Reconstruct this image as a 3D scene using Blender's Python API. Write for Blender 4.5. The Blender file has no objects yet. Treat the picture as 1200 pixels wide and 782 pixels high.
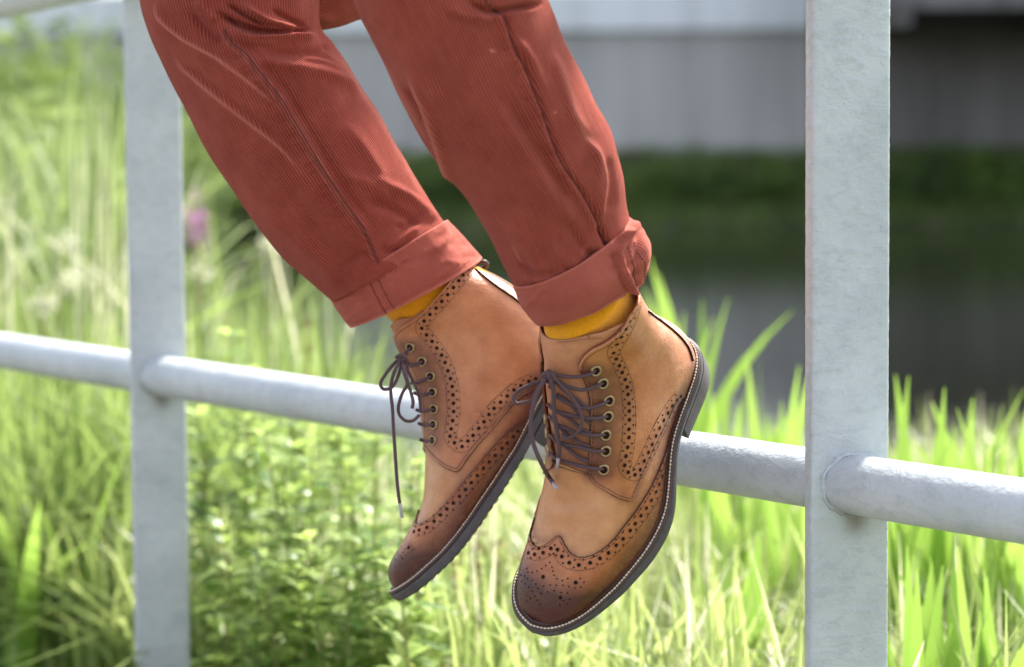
import bpy, math, random
import numpy as np
from mathutils import Vector, Matrix
random.seed(7); RNG = np.random.default_rng(7)
S = bpy.context.scene
COL = S.collection
# ------------------------------------------------------------------ camera
FPX, CX, CY = 2840.0, 600.0, 391.0          # an 85 mm lens seen on a 1200 x 782 print
PITCH, ROLL, CAMH = math.radians(4.15), 0.007, 0.85
fwd = np.array([0, math.cos(PITCH), -math.sin(PITCH)])
up0 = np.array([0, math.sin(PITCH), math.cos(PITCH)]); r0 = np.array([1.0, 0, 0])
right = r0*math.cos(ROLL) - up0*math.sin(ROLL); upv = up0*math.cos(ROLL) + r0*math.sin(ROLL)
CAM = np.array([0, 0, CAMH])
cam = bpy.data.cameras.new("camera"); camo = bpy.data.objects.new("camera", cam); COL.objects.link(camo)
m = Matrix.Identity(4)
for i in range(3):
    m[i][0], m[i][1], m[i][2], m[i][3] = right[i], upv[i], -fwd[i], CAM[i]
camo.matrix_world = m
cam.sensor_width = 36; cam.lens = FPX/1200*36; cam.clip_start = .05; cam.clip_end = 2000
cam.dof.use_dof = True; cam.dof.focus_distance = 2.19; cam.dof.aperture_fstop = 4.3
S.camera = camo
S.render.resolution_x, S.render.resolution_y = 1024, 667
# ------------------------------------------------------------------ light
SUN_EL, SUN_AZ = math.radians(52), math.radians(38)
w = bpy.data.worlds.new("World"); S.world = w; w.use_nodes = True
nt = w.node_tree; bg = nt.nodes['Background']
sk = nt.nodes.new('ShaderNodeTexSky'); sk.sky_type = 'NISHITA'; sk.sun_disc = False
sk.sun_elevation = SUN_EL; sk.sun_rotation = SUN_AZ; sk.air_density = 1.0; sk.dust_density = 3.5; sk.ozone_density = 1.0
hs = nt.nodes.new('ShaderNodeHueSaturation'); hs.inputs['Saturation'].default_value = .55   # a hazy, nearly white sky
nt.links.new(sk.outputs[0], hs.inputs['Color']); nt.links.new(hs.outputs[0], bg.inputs[0]); bg.inputs[1].default_value = 0.135
sl = bpy.data.lights.new("sun", 'SUN'); sl.energy = 3.4; sl.angle = math.radians(7); sl.color = (1, .95, .87)
so = bpy.data.objects.new("sun", sl); COL.objects.link(so)
so.rotation_euler = Vector((-math.sin(SUN_AZ)*math.cos(SUN_EL), -math.cos(SUN_AZ)*math.cos(SUN_EL), -math.sin(SUN_EL))).to_track_quat('-Z', 'Y').to_euler()
S.view_settings.view_transform = 'Standard'; S.view_settings.look = 'None'
S.view_settings.exposure = 1.75; S.view_settings.gamma = 1

# ------------------------------------------------------------------ helpers
def W(c):                                    # camera-frame metres (right, down, forward) -> world
    c = np.asarray(c, float)
    return CAM + c[..., 0:1]*right - c[..., 1:2]*upv + c[..., 2:3]*fwd
def CF(px, py, d): return np.stack([(np.asarray(px, float)-CX)*d/FPX, (np.asarray(py, float)-CY)*d/FPX, np.asarray(d, float)+0*np.asarray(px, float)], -1)
def P(px, py, d): return W(CF(px, py, d))    # the place d metres out on the sight line of a photograph point
def pchip(xs, ys, x):
    xs = np.asarray(xs, float); ys = np.asarray(ys, float); h = np.diff(xs); d = np.diff(ys)/h
    mm = np.zeros(len(xs)); mm[0] = d[0]; mm[-1] = d[-1]
    for i in range(1, len(xs)-1):
        if d[i-1]*d[i] > 0:
            w1 = 2*h[i]+h[i-1]; w2 = h[i]+2*h[i-1]; mm[i] = (w1+w2)/(w1/d[i-1]+w2/d[i])
    x = np.clip(x, xs[0], xs[-1]); k = np.clip(np.searchsorted(xs, x, side='right')-1, 0, len(xs)-2)
    t = (x-xs[k])/h[k]
    return ys[k]*(2*t**3-3*t**2+1)+h[k]*mm[k]*(t**3-2*t**2+t)+ys[k+1]*(3*t**2-2*t**3)+h[k]*mm[k+1]*(t**3-t**2)
def polyres(pts, step=None, n=None, smooth=0):
    pts = np.asarray(pts, float); d = np.r_[0, np.cumsum(np.linalg.norm(np.diff(pts, axis=0), axis=1))]
    if n is None: n = max(2, int(round(d[-1]/step))+1)
    s = np.linspace(0, d[-1], n)
    if smooth: out = np.stack([pchip(d, pts[:, i], s) for i in range(pts.shape[1])], 1)
    else: out = np.stack([np.interp(s, d, pts[:, i]) for i in range(pts.shape[1])], 1)
    return out
def catmull(pts, n=8):
    p = [np.asarray(q, float) for q in pts]; p = [2*p[0]-p[1]]+p+[2*p[-1]-p[-2]]; out = []
    for i in range(1, len(p)-2):
        for k in range(n):
            t = k/n; a, b, c, d = p[i-1], p[i], p[i+1], p[i+2]
            out.append(.5*((2*b)+(c-a)*t+(2*a-5*b+4*c-d)*t*t+(3*b-a-3*c+d)*t**3))
    out.append(p[-2]); return np.array(out)
def sdpoly(q, poly):                         # signed distance to a closed polygon, inside positive
    poly = np.asarray(poly, float); n = len(poly); best = np.full(len(q), 1e18); ins = np.zeros(len(q), bool)
    for i in range(n):
        a = poly[i]; b = poly[(i+1) % n]; e = b-a; l = (e**2).sum()+1e-12
        t = np.clip(((q-a)@e)/l, 0, 1); dd = ((q-a-t[:, None]*e)**2).sum(1); best = np.minimum(best, dd)
        c = ((a[1] > q[:, 1]) != (b[1] > q[:, 1])); dy = (b[1]-a[1]) if abs(b[1]-a[1]) > 1e-12 else 1e-12
        ins ^= c & (q[:, 0] < (b[0]-a[0])*(q[:, 1]-a[1])/dy+a[0])
    s = np.sqrt(best); return np.where(ins, s, -s)
def dline(q, poly):                          # unsigned distance to an open line, and the signed side
    poly = np.asarray(poly, float); best = np.full(len(q), 1e18); side = np.zeros(len(q)); tt = np.zeros(len(q)); n = len(poly)-1
    for i in range(n):
        a = poly[i]; e = poly[i+1]-a; l = (e**2).sum()+1e-12
        t = np.clip(((q-a)@e)/l, 0, 1); r = q-a-t[:, None]*e; dd = (r**2).sum(1); m_ = dd < best
        best = np.where(m_, dd, best); side = np.where(m_, np.sign(e[0]*r[:, 1]-e[1]*r[:, 0]), side); tt = np.where(m_, (i+t)/n, tt)
    return np.sqrt(best), side, tt
class MB:
    def __init__(s): s.v = []; s.f = []; s.n = 0
    def add(s, v, f):
        v = np.asarray(v, float); s.v.append(v); s.f += [tuple(i+s.n for i in q) for q in f]; s.n += len(v); return s
    def tube(s, pts, r, seg=8, cap=True):
        pts = np.asarray(pts, float); n = len(pts); r = np.broadcast_to(np.asarray(r, float), (n,))
        t = np.gradient(pts, axis=0); t /= np.linalg.norm(t, axis=1)[:, None]+1e-12
        a = np.cross(t[0], [0, 0, 1.0]);
        if np.linalg.norm(a) < .1: a = np.cross(t[0], [1.0, 0, 0])
        V = []; ang = np.arange(seg)*2*np.pi/seg
        for i in range(n):
            a = a-t[i]*(a@t[i]); a /= np.linalg.norm(a); b = np.cross(t[i], a)
            V.append(pts[i]+r[i]*(np.cos(ang)[:, None]*a+np.sin(ang)[:, None]*b))
        F = [(i*seg+j, i*seg+(j+1) % seg, (i+1)*seg+(j+1) % seg, (i+1)*seg+j) for i in range(n-1) for j in range(seg)]
        if cap: F += [tuple(range(seg))[::-1], tuple((n-1)*seg+j for j in range(seg))]
        return s.add(np.concatenate(V), F)
    def grid(s, G, wrap=False):
        a, b = G.shape[:2]; F = [(i*b+j, i*b+(j+1) % b, (i+1)*b+(j+1) % b, (i+1)*b+j) for i in range(a-1) for j in range(b if wrap else b-1)]
        return s.add(G.reshape(-1, 3), F)
    def box(s, c, h, ax=None):
        ax = np.eye(3) if ax is None else np.asarray(ax); V = [np.asarray(c)+sum(ax[k]*h[k]*sg[k] for k in range(3)) for sg in [(-1,-1,-1),(1,-1,-1),(1,1,-1),(-1,1,-1),(-1,-1,1),(1,-1,1),(1,1,1),(-1,1,1)]]
        return s.add(V, [(3,2,1,0),(4,5,6,7),(0,1,5,4),(1,2,6,5),(2,3,7,6),(3,0,4,7)])
    def arrays(s): return np.concatenate(s.v), s.f
def tag(o, label=None, cat=None, group=None, kind=None):
    if label: o['label'] = label
    if cat: o['category'] = cat
    if group: o['group'] = group
    if kind: o['kind'] = kind
    return o
def mesh(name, v, f, mat=None, smooth=True, attrs=None):
    me = bpy.data.meshes.new(name); v = np.asarray(v, float)
    if isinstance(f, np.ndarray):
        k = f.shape[1]; me.vertices.add(len(v)); me.vertices.foreach_set('co', v.ravel().astype('f4'))
        me.loops.add(f.size); me.loops.foreach_set('vertex_index', f.ravel().astype('i4'))
        me.polygons.add(len(f)); me.polygons.foreach_set('loop_start', np.arange(0, f.size, k, dtype='i4'))
        me.update(calc_edges=True); me.validate()
    else: me.from_pydata(v.tolist(), [], f)
    if smooth: me.polygons.foreach_set('use_smooth', np.ones(len(me.polygons), bool))
    for an, av in (attrs or {}).items():
        av = np.asarray(av, 'f4')
        if av.ndim == 1: me.attributes.new(an, 'FLOAT', 'POINT').data.foreach_set('value', av)
        else: me.attributes.new(an, 'FLOAT_VECTOR', 'POINT').data.foreach_set('vector', av.ravel())
    if mat: me.materials.append(mat)
    me.update(); return me
def empty(name, loc):
    o = bpy.data.objects.new(name, None); o.location = loc; o.empty_display_size = .05; COL.objects.link(o); return o
def base_of(o):
    b = np.array(o.location); q = o.parent
    while q: b = b+np.array(q.location); q = q.parent
    return b
def part(name, v, f, mat, parent=None, smooth=True, attrs=None):
    v = np.asarray(v, float)
    if parent is not None: v = v-base_of(parent)
    o = bpy.data.objects.new(name, mesh(name, v, f, mat, smooth, attrs)); COL.objects.link(o)
    if parent is not None: o.parent = parent
    return o
def mpart(name, mb, mat, parent=None, smooth=True): v, f = mb.arrays(); return part(name, v, f, mat, parent, smooth)
def autosmooth(o, deg=35):
    me = o.data; import bmesh
    b = bmesh.new(); b.from_mesh(me)
    for e in b.edges:
        if len(e.link_faces) == 2 and e.calc_face_angle(0) > math.radians(deg): e.smooth = False
    b.to_mesh(me); b.free()
# ------------------------------------------------------------------ materials
class N:
    def __init__(s, name):
        s.m = bpy.data.materials.new(name); s.m.use_nodes = True; s.t = s.m.node_tree; s.b = s.t.nodes['Principled BSDF']; s.out = s.t.nodes['Material Output']
    def n(s, ty, **k):
        x = s.t.nodes.new('ShaderNode'+ty)
        for a, v in k.items():
            if a in x.bl_rna.properties.keys(): setattr(x, a, v)
            else: x.inputs[a.replace('_', ' ')].default_value = v
        return x
    def l(s, a, b): s.t.links.new(a, b)
    def noise(s, sc, det=4, rough=.55, vec=None):
        x = s.n('TexNoise'); x.inputs['Scale'].default_value = sc; x.inputs['Detail'].default_value = det; x.inputs['Roughness'].default_value = rough
        if vec is None: vec = s.coord()
        s.l(vec, x.inputs['Vector']); return x.outputs['Fac']
    def coord(s, scale=None):
        c = s.n('TexCoord').outputs['Object']
        if scale is None: return c
        mp = s.n('Mapping'); mp.inputs['Scale'].default_value = scale; s.l(c, mp.inputs[0]); return mp.outputs[0]
    def ramp(s, fac, stops):
        r = s.n('ValToRGB'); e = r.color_ramp.elements
        while len(e) < len(stops): e.new(.5)
        for i, (p, c) in enumerate(stops): e[i].position = p; e[i].color = tuple(c)+(1,)
        s.l(fac, r.inputs[0]); return r.outputs[0]
    def mix(s, fac, a, b, mode='MIX'):
        x = s.n('Mix'); x.data_type = 'RGBA'; x.blend_type = mode
        for soc, v in ((x.inputs[0], fac), (x.inputs[6], a), (x.inputs[7], b)):
            if isinstance(v, (int, float)): soc.default_value = v
            elif isinstance(v, tuple): soc.default_value = v+(1,)
            else: s.l(v, soc)
        return x.outputs[2]
    def math(s, op, a, b=0.0):
        x = s.n('Math'); x.operation = op
        for soc, v in ((x.inputs[0], a), (x.inputs[1], b)):
            if isinstance(v, (int, float)): soc.default_value = v
            else: s.l(v, soc)
        return x.outputs[0]
    def attr(s, name, out='Fac'): a = s.n('Attribute'); a.attribute_name = name; return a.outputs[out]
    def bump(s, h, dist, strength=1.0, prev=None):
        b = s.n('Bump'); b.inputs['Distance'].default_value = dist; b.inputs['Strength'].default_value = strength
        s.l(h, b.inputs['Height'])
        if prev is not None: s.l(prev, b.inputs['Normal'])
        s.l(b.outputs[0], s.b.inputs['Normal']); return b.outputs[0]
    def set(s, col=None, rough=None, metal=None, spec=None, coat=None, sheen=None):
        for k, v in (('Base Color', col), ('Roughness', rough), ('Metallic', metal), ('Specular IOR Level', spec), ('Coat Weight', coat), ('Sheen Weight', sheen)):
            if v is None: continue
            if isinstance(v, (int, float)): s.b.inputs[k].default_value = v
            elif isinstance(v, tuple): s.b.inputs[k].default_value = v+(1,)
            else: s.l(v, s.b.inputs[k])
        return s
def simple(name, col, rough=.6, metal=0, spec=.5): return N(name).set(col, rough, metal, spec).m

def leather(name, c_lo, c_hi, dark, rough=.42, gloss=.5, grain=.00018):
    a = N(name); big = a.noise(26, 5, .6); fine = a.noise(420, 3, .6); mid = a.noise(90, 4, .6)
    c = a.mix(a.ramp(big, [(.32, (0, 0, 0)), (.68, (1, 1, 1))]), c_lo, c_hi)
    c = a.mix(a.math('MULTIPLY', a.ramp(mid, [(.4, (0, 0, 0)), (.75, (1, 1, 1))]), .22), c, tuple(x*.55 for x in c_lo))
    bn = a.math('ADD', a.attr('burn_shade'), a.math('MULTIPLY', a.math('SUBTRACT', mid, .5), .35)); 
    mul = a.math('MULTIPLY', bn, a.math('GREATER_THAN', a.attr('burn_shade'), .001))
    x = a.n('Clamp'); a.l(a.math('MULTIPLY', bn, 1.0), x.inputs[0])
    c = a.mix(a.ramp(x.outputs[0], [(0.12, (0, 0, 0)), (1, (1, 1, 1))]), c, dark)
    a.set(c, a.math('ADD', a.math('MULTIPLY', mid, .22), rough-.1), 0, gloss)
    wr = a.noise(1, 6, .7, a.coord((70, 160, 260)))
    vor = a.n('TexVoronoi'); vor.feature = 'DISTANCE_TO_EDGE'; vor.inputs['Scale'].default_value = 650; a.l(a.coord(), vor.inputs['Vector'])
    b = a.bump(vor.outputs[0], grain*.6, .35); b = a.bump(a.ramp(wr, [(.45, (0, 0, 0)), (.62, (1, 1, 1))]), grain*2.6, .35, b); a.bump(a.math('ADD', mid, a.math('MULTIPLY', fine, .5)), grain*4, .6, b)
    return a.m
M = {}
M['quarter'] = leather('tan_leather', (.38, .118, .034), (.54, .215, .085), (.075, .013, .006), .31, .55)
M['vamp'] = leather('vamp_leather', (.47, .190, .067), (.58, .275, .115), (.12, .022, .010), .33, .5)
M['cap'] = leather('wing_leather', (.36, .098, .027), (.50, .180, .066), (.066, .0130, .0058), .26, .5)
M['tongue'] = leather('tongue_leather', (.46, .175, .085), (.56, .26, .145), (.16, .06, .03), .62, .25)
def rubber():
    a = N('sole_rubber'); c = a.ramp(a.noise(60, 5), [(.3, (.052, .045, .048)), (.7, (.088, .078, .080))]); c = a.mix(a.math('MULTIPLY', a.ramp(a.noise(120, 5, .7), [(.58, (0, 0, 0)), (.72, (1, 1, 1))]), .35), c, (.17, .14, .11)); a.set(c, .6, 0, .35); a.bump(a.noise(500, 3), .0003, .3); return a.m
M['rubber'] = rubber()
M['welt'] = simple('welt_leather', (.055, .022, .016), .45)
M['thread'] = simple('waxed_thread', (.66, .54, .41), .7)
M['dthread'] = simple('dark_thread', (.055, .024, .014), .8)
M['hole'] = simple('punched_hole', (.022, .009, .006), .9, 0, .1)
M['brass'] = simple('eyelet_brass', (.36, .26, .14), .36, .9)
def lacem():
    a = N('shoelace'); wv = a.n('TexWave'); wv.inputs['Scale'].default_value = 420; a.l(a.coord(), wv.inputs['Vector'])
    a.set(a.mix(wv.outputs['Fac'], (.060, .030, .036), (.125, .075, .085)), .7, 0, .35); a.bump(wv.outputs['Fac'], .0003, .5); return a.m
M['lace'] = lacem()
M['aglet'] = simple('aglet_plastic', (.38, .34, .38), .3)
def sockm():
    a = N('knit_sock'); wv = a.n('TexWave'); wv.bands_direction = 'X'; wv.inputs['Scale'].default_value = 170; wv.inputs['Distortion'].default_value = 1.5; a.l(a.coord(), wv.inputs['Vector'])
    a.set(a.mix(a.noise(300, 3), (.76, .28, .003), (.92, .42, .010)), .9, 0, .15, sheen=.3); a.bump(wv.outputs['Fac'], .0008, .6); return a.m
M['sock'] = sockm()
def cord(name, lo, hi, wale=1.0, sheen=.35):
    a = N(name); uv = a.attr('wuv', 'Vector'); sx = a.n('SeparateXYZ'); a.l(uv, sx.inputs[0])
    ph = a.math('MULTIPLY', sx.outputs[0], 2*math.pi/.0026); wv = a.math('ADD', a.math('MULTIPLY', a.math('SINE', ph), .5), .5)
    mp = a.n('Mapping'); mp.inputs['Scale'].default_value = (420, 26, 1); a.l(uv, mp.inputs[0]); st = a.noise(1, 4, .6, mp.outputs[0])
    mp2 = a.n('Mapping'); mp2.inputs['Scale'].default_value = (30, 8, 1); a.l(uv, mp2.inputs[0]); big = a.noise(1, 5, .6, mp2.outputs[0])
    c = a.mix(a.ramp(a.noise(22, 6, .62), [(.3, (0, 0, 0)), (.7, (1, 1, 1))]), lo, hi)
    c = a.mix(a.math('MULTIPLY', a.ramp(st, [(.42, (0, 0, 0)), (.72, (1, 1, 1))]), .13*wale), c, (.58, .17, .12))
    nap = a.ramp(a.noise(14, 5, .6), [(.35, (.7, .7, .7)), (.62, (1, 1, 1))])
    c = a.mix(a.math('MULTIPLY', a.math('MULTIPLY', a.math('SUBTRACT', 1.0, wv), nap), .75*wale), c, tuple(x*.42 for x in lo))
    c = a.mix(a.math('MULTIPLY', a.ramp(a.noise(45, 6, .7), [(.45, (0, 0, 0)), (.75, (1, 1, 1))]), .10), c, (.50, .15, .11))
    c = a.mix(a.math('MULTIPLY', a.attr('wear_rim'), .85), c, (.60, .21, .16))
    a.set(c, .92, 0, .12, sheen=sheen); a.b.inputs['Sheen Tint'].default_value = (.9, .5, .42, 1); a.b.inputs['Sheen Roughness'].default_value = .5
    b = a.bump(wv, .0009*wale, .8); b = a.bump(big, .006, .45, b); b = a.bump(a.noise(70, 5, .6), .0022, .45, b); a.bump(a.noise(600, 3), .0005, .35, b)
    return a.m
M['cord'] = cord('rust_corduroy', (.26, .045, .031), (.36, .073, .050), 1.0, .14)
M['cordin'] = cord('corduroy_inside', (.28, .065, .047), (.37, .092, .066), .3, .14)
M['seam'] = simple('trouser_thread', (.33, .085, .055), .9)
M['seamd'] = simple('trouser_thread_dark', (.12, .022, .018), .9)
def galv():
    a = N('galvanised_steel'); big = a.noise(9, 5, .6); st = a.noise(1, 5, .65, a.coord((55, 55, 95))); fine = a.noise(160, 4, .6)
    c = a.mix(a.ramp(big, [(.3, (0, 0, 0)), (.7, (1, 1, 1))]), (.40, .435, .455), (.53, .565, .585))
    c = a.mix(a.math('MULTIPLY', a.ramp(st, [(.50, (0, 0, 0)), (.72, (1, 1, 1))]), .5), c, (.31, .35, .375)); c = a.mix(a.math('MULTIPLY', a.ramp(a.noise(38, 5, .65), [(.50, (0, 0, 0)), (.75, (1, 1, 1))]), .22), c, (.33, .365, .385)); c = a.mix(a.math('MULTIPLY', a.ramp(a.noise(17, 6, .7), [(.58, (0, 0, 0)), (.78, (1, 1, 1))]), .18), c, (.42, .36, .30))
    sp = a.ramp(a.noise(260, 2, .5), [(.66, (0, 0, 0)), (.72, (1, 1, 1))]); c = a.mix(a.math('MULTIPLY', sp, .28), c, (.23, .22, .21))
    c = a.mix(a.attr('dirt'), c, (.10, .075, .05))
    a.set(c, .45, .12, .5); b = a.bump(st, .0028, .85); a.bump(fine, .0009, .6, b); return a.m
M['galv'] = galv()
def leafm(name, lo, hi, trans=.5, rough=.5):
    a = N(name); c = a.mix(a.attr('rnd'), lo, hi)
    a.set(c, rough, 0, .4); tr = a.n('BsdfTranslucent'); a.l(a.mix(.5, c, tuple(min(1, x*1.25) for x in hi)), tr.inputs[0])
    mx = a.n('MixShader'); mx.inputs[0].default_value = trans; a.l(a.b.outputs[0], mx.inputs[1]); a.l(tr.outputs[0], mx.inputs[2]); a.l(mx.outputs[0], a.out.inputs[0]); return a.m
M['grass'] = leafm('grass_blade', (.045, .10, .016), (.32, .42, .12))
M['lime'] = leafm('lime_grass', (.055, .13, .014), (.46, .53, .19), .5, .33)
M['straw'] = leafm('straw_grass', (.46, .44, .26), (.74, .72, .54), .4)
M['reed'] = leafm('reed_blade', (.14, .30, .03), (.34, .48, .10), .5, .35)
M['sage'] = leafm('sage_grass', (.04, .085, .018), (.34, .42, .15), .4)
M['herb'] = leafm('herb_leaf', (.03, .11, .010), (.46, .58, .17), .5, .4)
M['dark'] = leafm('shrub_leaf', (.05, .085, .02), (.19, .27, .08), .45)
M['mid'] = leafm('bush_leaf', (.07, .13, .02), (.20, .28, .06), .35)
M['pink'] = leafm('pink_petal', (.36, .13, .32), (.52, .28, .47), .3)
M['cream'] = leafm('cream_flower', (.44, .45, .28), (.62, .62, .46), .3)
M['stem'] = simple('plant_stem', (.20, .20, .06), .7)
M['dry'] = simple('dry_stem', (.20, .12, .06), .8)
M['bark'] = simple('shrub_bark', (.07, .055, .04), .9)

# ------------------------------------------------------------------ the bank, the water, the wall
def gz(x, y):                                # ground height: a level bank that falls to the water, kept up on the left
    x = np.asarray(x, float); y = np.asarray(y, float)
    edge = 4.6+np.clip((-x-.12*y-.05)*9, 0, 9)
    t = np.clip((y-edge)/2.2, 0, 1); near = -.62*t*t*(3-2*t)
    return near+.02*np.sin(x*5+y*3)*np.cos(y*4)
ys = np.concatenate([np.linspace(-8, 2, 8), np.linspace(2.2, 20, 90)]); xs = np.concatenate([np.linspace(-60, -7, 8), np.linspace(-6.5, 6.5, 80), np.linspace(7, 60, 8)])
X, Y = np.meshgrid(xs, ys); Z = gz(X, Y); Z = np.where(Y > 17, -.62, Z)
def soil():
    a = N('bank_soil'); a.set(a.ramp(a.noise(8, 6), [(.3, (.06, .075, .02)), (.7, (.14, .19, .05))]), .95); a.bump(a.noise(40, 5), .02, .6); return a.m
mb = MB().grid(np.stack([X, Y, Z], -1)); tag(mpart('ground', mb, soil()), kind='structure')
def pathm():
    a = N('bounce_path_gravel'); c = a.mix(a.noise(160, 4), (.13, .12, .11), (.21, .20, .185)); a.set(a.mix(a.math('MULTIPLY', a.noise(2.5, 5), .4), c, (.09, .08, .06)), .95); a.bump(a.noise(220, 4), .006, .6); return a.m  # gravel colour of the added light-bouncing path
def waterm():
    a = N('canal_water'); a.set((.006, .007, .005), .06, 0, .4); a.b.inputs['IOR'].default_value = 1.33
    b = a.n('Bump'); a.bump(a.noise(1, 4, .5, a.coord((1.6, 5, 1))), .010, .35); return a.m
tag(part('canal_water', [(-90, 5, -.45), (90, 5, -.45), (90, 46.4, -.45), (-90, 46.4, -.45)], [(0, 1, 2, 3)], waterm(), smooth=False), kind='structure')
# ground sheet out to the horizon, under the water and behind the wall
tag(part('canal_bed', [(-900, -300, -1.4), (900, -300, -1.4), (900, 1200, -1.4), (-900, 1200, -1.4)], [(0, 1, 2, 3)], soil(), smooth=False), kind='structure')
xs = np.linspace(-40, 40, 160); ys = np.linspace(44, 47.6, 14); X, Y = np.meshgrid(xs, ys)
Z = -.5+1.40*np.clip((Y-44.1)/1.9, 0, 1)+.12*np.sin(X*2.1)*np.sin(X*.83+Y)*np.clip((Y-44)/1, 0, 1)
def banksoil():
    a = N('far_bank_soil'); a.set(a.ramp(a.noise(1.5, 6), [(.35, (.035, .034, .020)), (.65, (.11, .112, .052))]), .95); return a.m
tag(mpart('far_bank', MB().grid(np.stack([X, Y, Z], -1)), banksoil()), kind='structure')
def conc(name, lo, hi):
    a = N(name); st = a.noise(1, 6, .6, a.coord((.9, .9, .22))); c = a.ramp(st, [(.3, lo), (.7, hi)]); c = a.mix(a.math('MULTIPLY', a.ramp(a.noise(1, 5, .6, a.coord((2.5, 2.5, .12))), [(.45, (0, 0, 0)), (.7, (1, 1, 1))]), .5), c, tuple(x*.6 for x in lo)); a.set(c, .9, 0, .2); a.bump(a.noise(14, 5), .02, .4); return a.m
M['conc'] = conc('grey_concrete', (.43, .40, .39), (.54, .505, .495)); M['concw'] = conc('pale_concrete', (.80, .81, .83), (.86, .87, .89)); M['concd'] = conc('shaded_concrete', (.15, .135, .13), (.25, .23, .22))  # bridge concrete mixed darker to carry the shade below its deck
def px2x(px, d): return (px-600)*d/FPX
GW = 46.2
zt = CAMH+(183-36)*GW/FPX
wall = empty('canal_wall', (0, GW, 0)); tag(wall, 'long grey concrete wall beyond the far bank with pale coping along its top', 'wall')
xe = px2x(950, GW)
mb = MB()
for k in range(-14, 2):                      # cast panels with recessed joints
    x1 = xe+k*2.4+2.4 if k < 1 else None
for k in range(14):
    x1 = xe-k*2.6; x0 = x1-2.6
    part('panel', *MB().box(((x0+x1)/2, GW+.25+.002*(k % 2), (.3+zt)/2), (1.296, .25, (zt-.3)/2)).arrays(), M['conc'], wall, smooth=False)
for k in range(7):
    x1 = xe-k*5.2; x0 = x1-5.2
    part('coping', *MB().box(((x0+x1)/2, GW+.12, zt+.36), (2.592, .28, .36)).arrays(), M['concw'], wall, smooth=False)
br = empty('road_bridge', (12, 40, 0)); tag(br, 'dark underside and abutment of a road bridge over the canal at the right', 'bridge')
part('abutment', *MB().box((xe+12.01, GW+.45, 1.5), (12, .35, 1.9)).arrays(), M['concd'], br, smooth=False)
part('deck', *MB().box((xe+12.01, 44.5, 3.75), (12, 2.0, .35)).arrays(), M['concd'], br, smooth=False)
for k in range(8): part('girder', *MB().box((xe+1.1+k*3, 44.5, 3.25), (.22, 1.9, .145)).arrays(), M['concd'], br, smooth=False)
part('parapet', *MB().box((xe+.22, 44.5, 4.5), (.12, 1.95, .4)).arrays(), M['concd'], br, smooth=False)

# ------------------------------------------------------------------ railing
TR = .027
A0 = P(0, 411, 3.654); A1 = P(1200, 599.5, 1.991)
rd = A1-A0; rd /= np.linalg.norm(rd)
rh = np.array([rd[0], rd[1], 0]); rh /= np.linalg.norm(rh); rn = np.array([-rh[1], rh[0], 0])
def on_rail(px):                             # the point of the rail axis seen at column px
    lo, hi = 0.0, 3.0
    for _ in range(50):
        mid = (lo+hi)/2; q = A0+rd*mid-CAM; x = CX+FPX*(q@right)/(q@fwd)
        if x < px: lo = mid
        else: hi = mid
    return A0+rd*lo
e0, e1 = A0-rd*8-rn*.16, A0+rd*9-rn*.16
pv = [(e1[0], e1[1], .035), (e0[0], e0[1], .035), (e0[0]-3, e0[1]-7, .035), (e1[0]-9, e1[1]-6, .035)]
tag(part('bounce_path', [tuple(q) for q in pv]+[(q[0], q[1], -.1) for q in pv], [(0, 1, 2, 3), (0, 4, 5, 1), (1, 5, 6, 2), (2, 6, 7, 3), (3, 7, 4, 0)], pathm(), smooth=False), kind='structure')  # unseen path added to bounce neutral light onto railing and boots
fence = empty('metal_railing', (float(on_rail(998)[0]), float(on_rail(998)[1]), 0))
tag(fence, 'galvanised steel railing with flat posts and round tube rails crossing the picture', 'railing')
PA = math.radians(12); pL = np.array([math.cos(PA), math.sin(PA), 0]); pN = np.array([math.sin(PA), -math.cos(PA), 0])   # post face axes
def rounded_bar(c0, z0, z1, hw, ht, r=.0035):
    prof = []
    for sx, sy, a0 in ((1, 1, 0), (-1, 1, 90), (-1, -1, 180), (1, -1, 270)):
        for k in range(4):
            a = math.radians(a0+k*30); prof.append(((hw-r)*sx+r*math.cos(a), (ht-r)*sy+r*math.sin(a)))
        if sx == sy: prof += [(prof[-1][0]*(1-t)-prof[-1][0]*t, prof[-1][1]) for t in np.linspace(.06, .94, 16)] if abs(prof[-1][1]) > abs(ht)-1e-6 else []
    prof = np.array(prof); zs = np.linspace(z0, z1, 420); G = np.zeros((len(zs), len(prof), 3))
    wob = RNG.normal(0, .00012, (len(zs), len(prof)))
    for i, z in enumerate(zs):
        G[i] = np.array([c0[0], c0[1], 0])+(prof[:, :1]+wob[i][:, None])*pL+prof[:, 1:]*pN; G[i, :, 2] = z
    m_ = MB().grid(G, True); b = len(prof); m_.f += [tuple(range(b))[::-1], tuple((len(zs)-1)*b+j for j in range(b))]
    return m_
HW, HT = .0365, .010
posts = {}
B0 = P(0, 1.0, 3.60); B1 = P(176, -40.0, 3.09); bd = (B1-B0)/np.linalg.norm(B1-B0)
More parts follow.
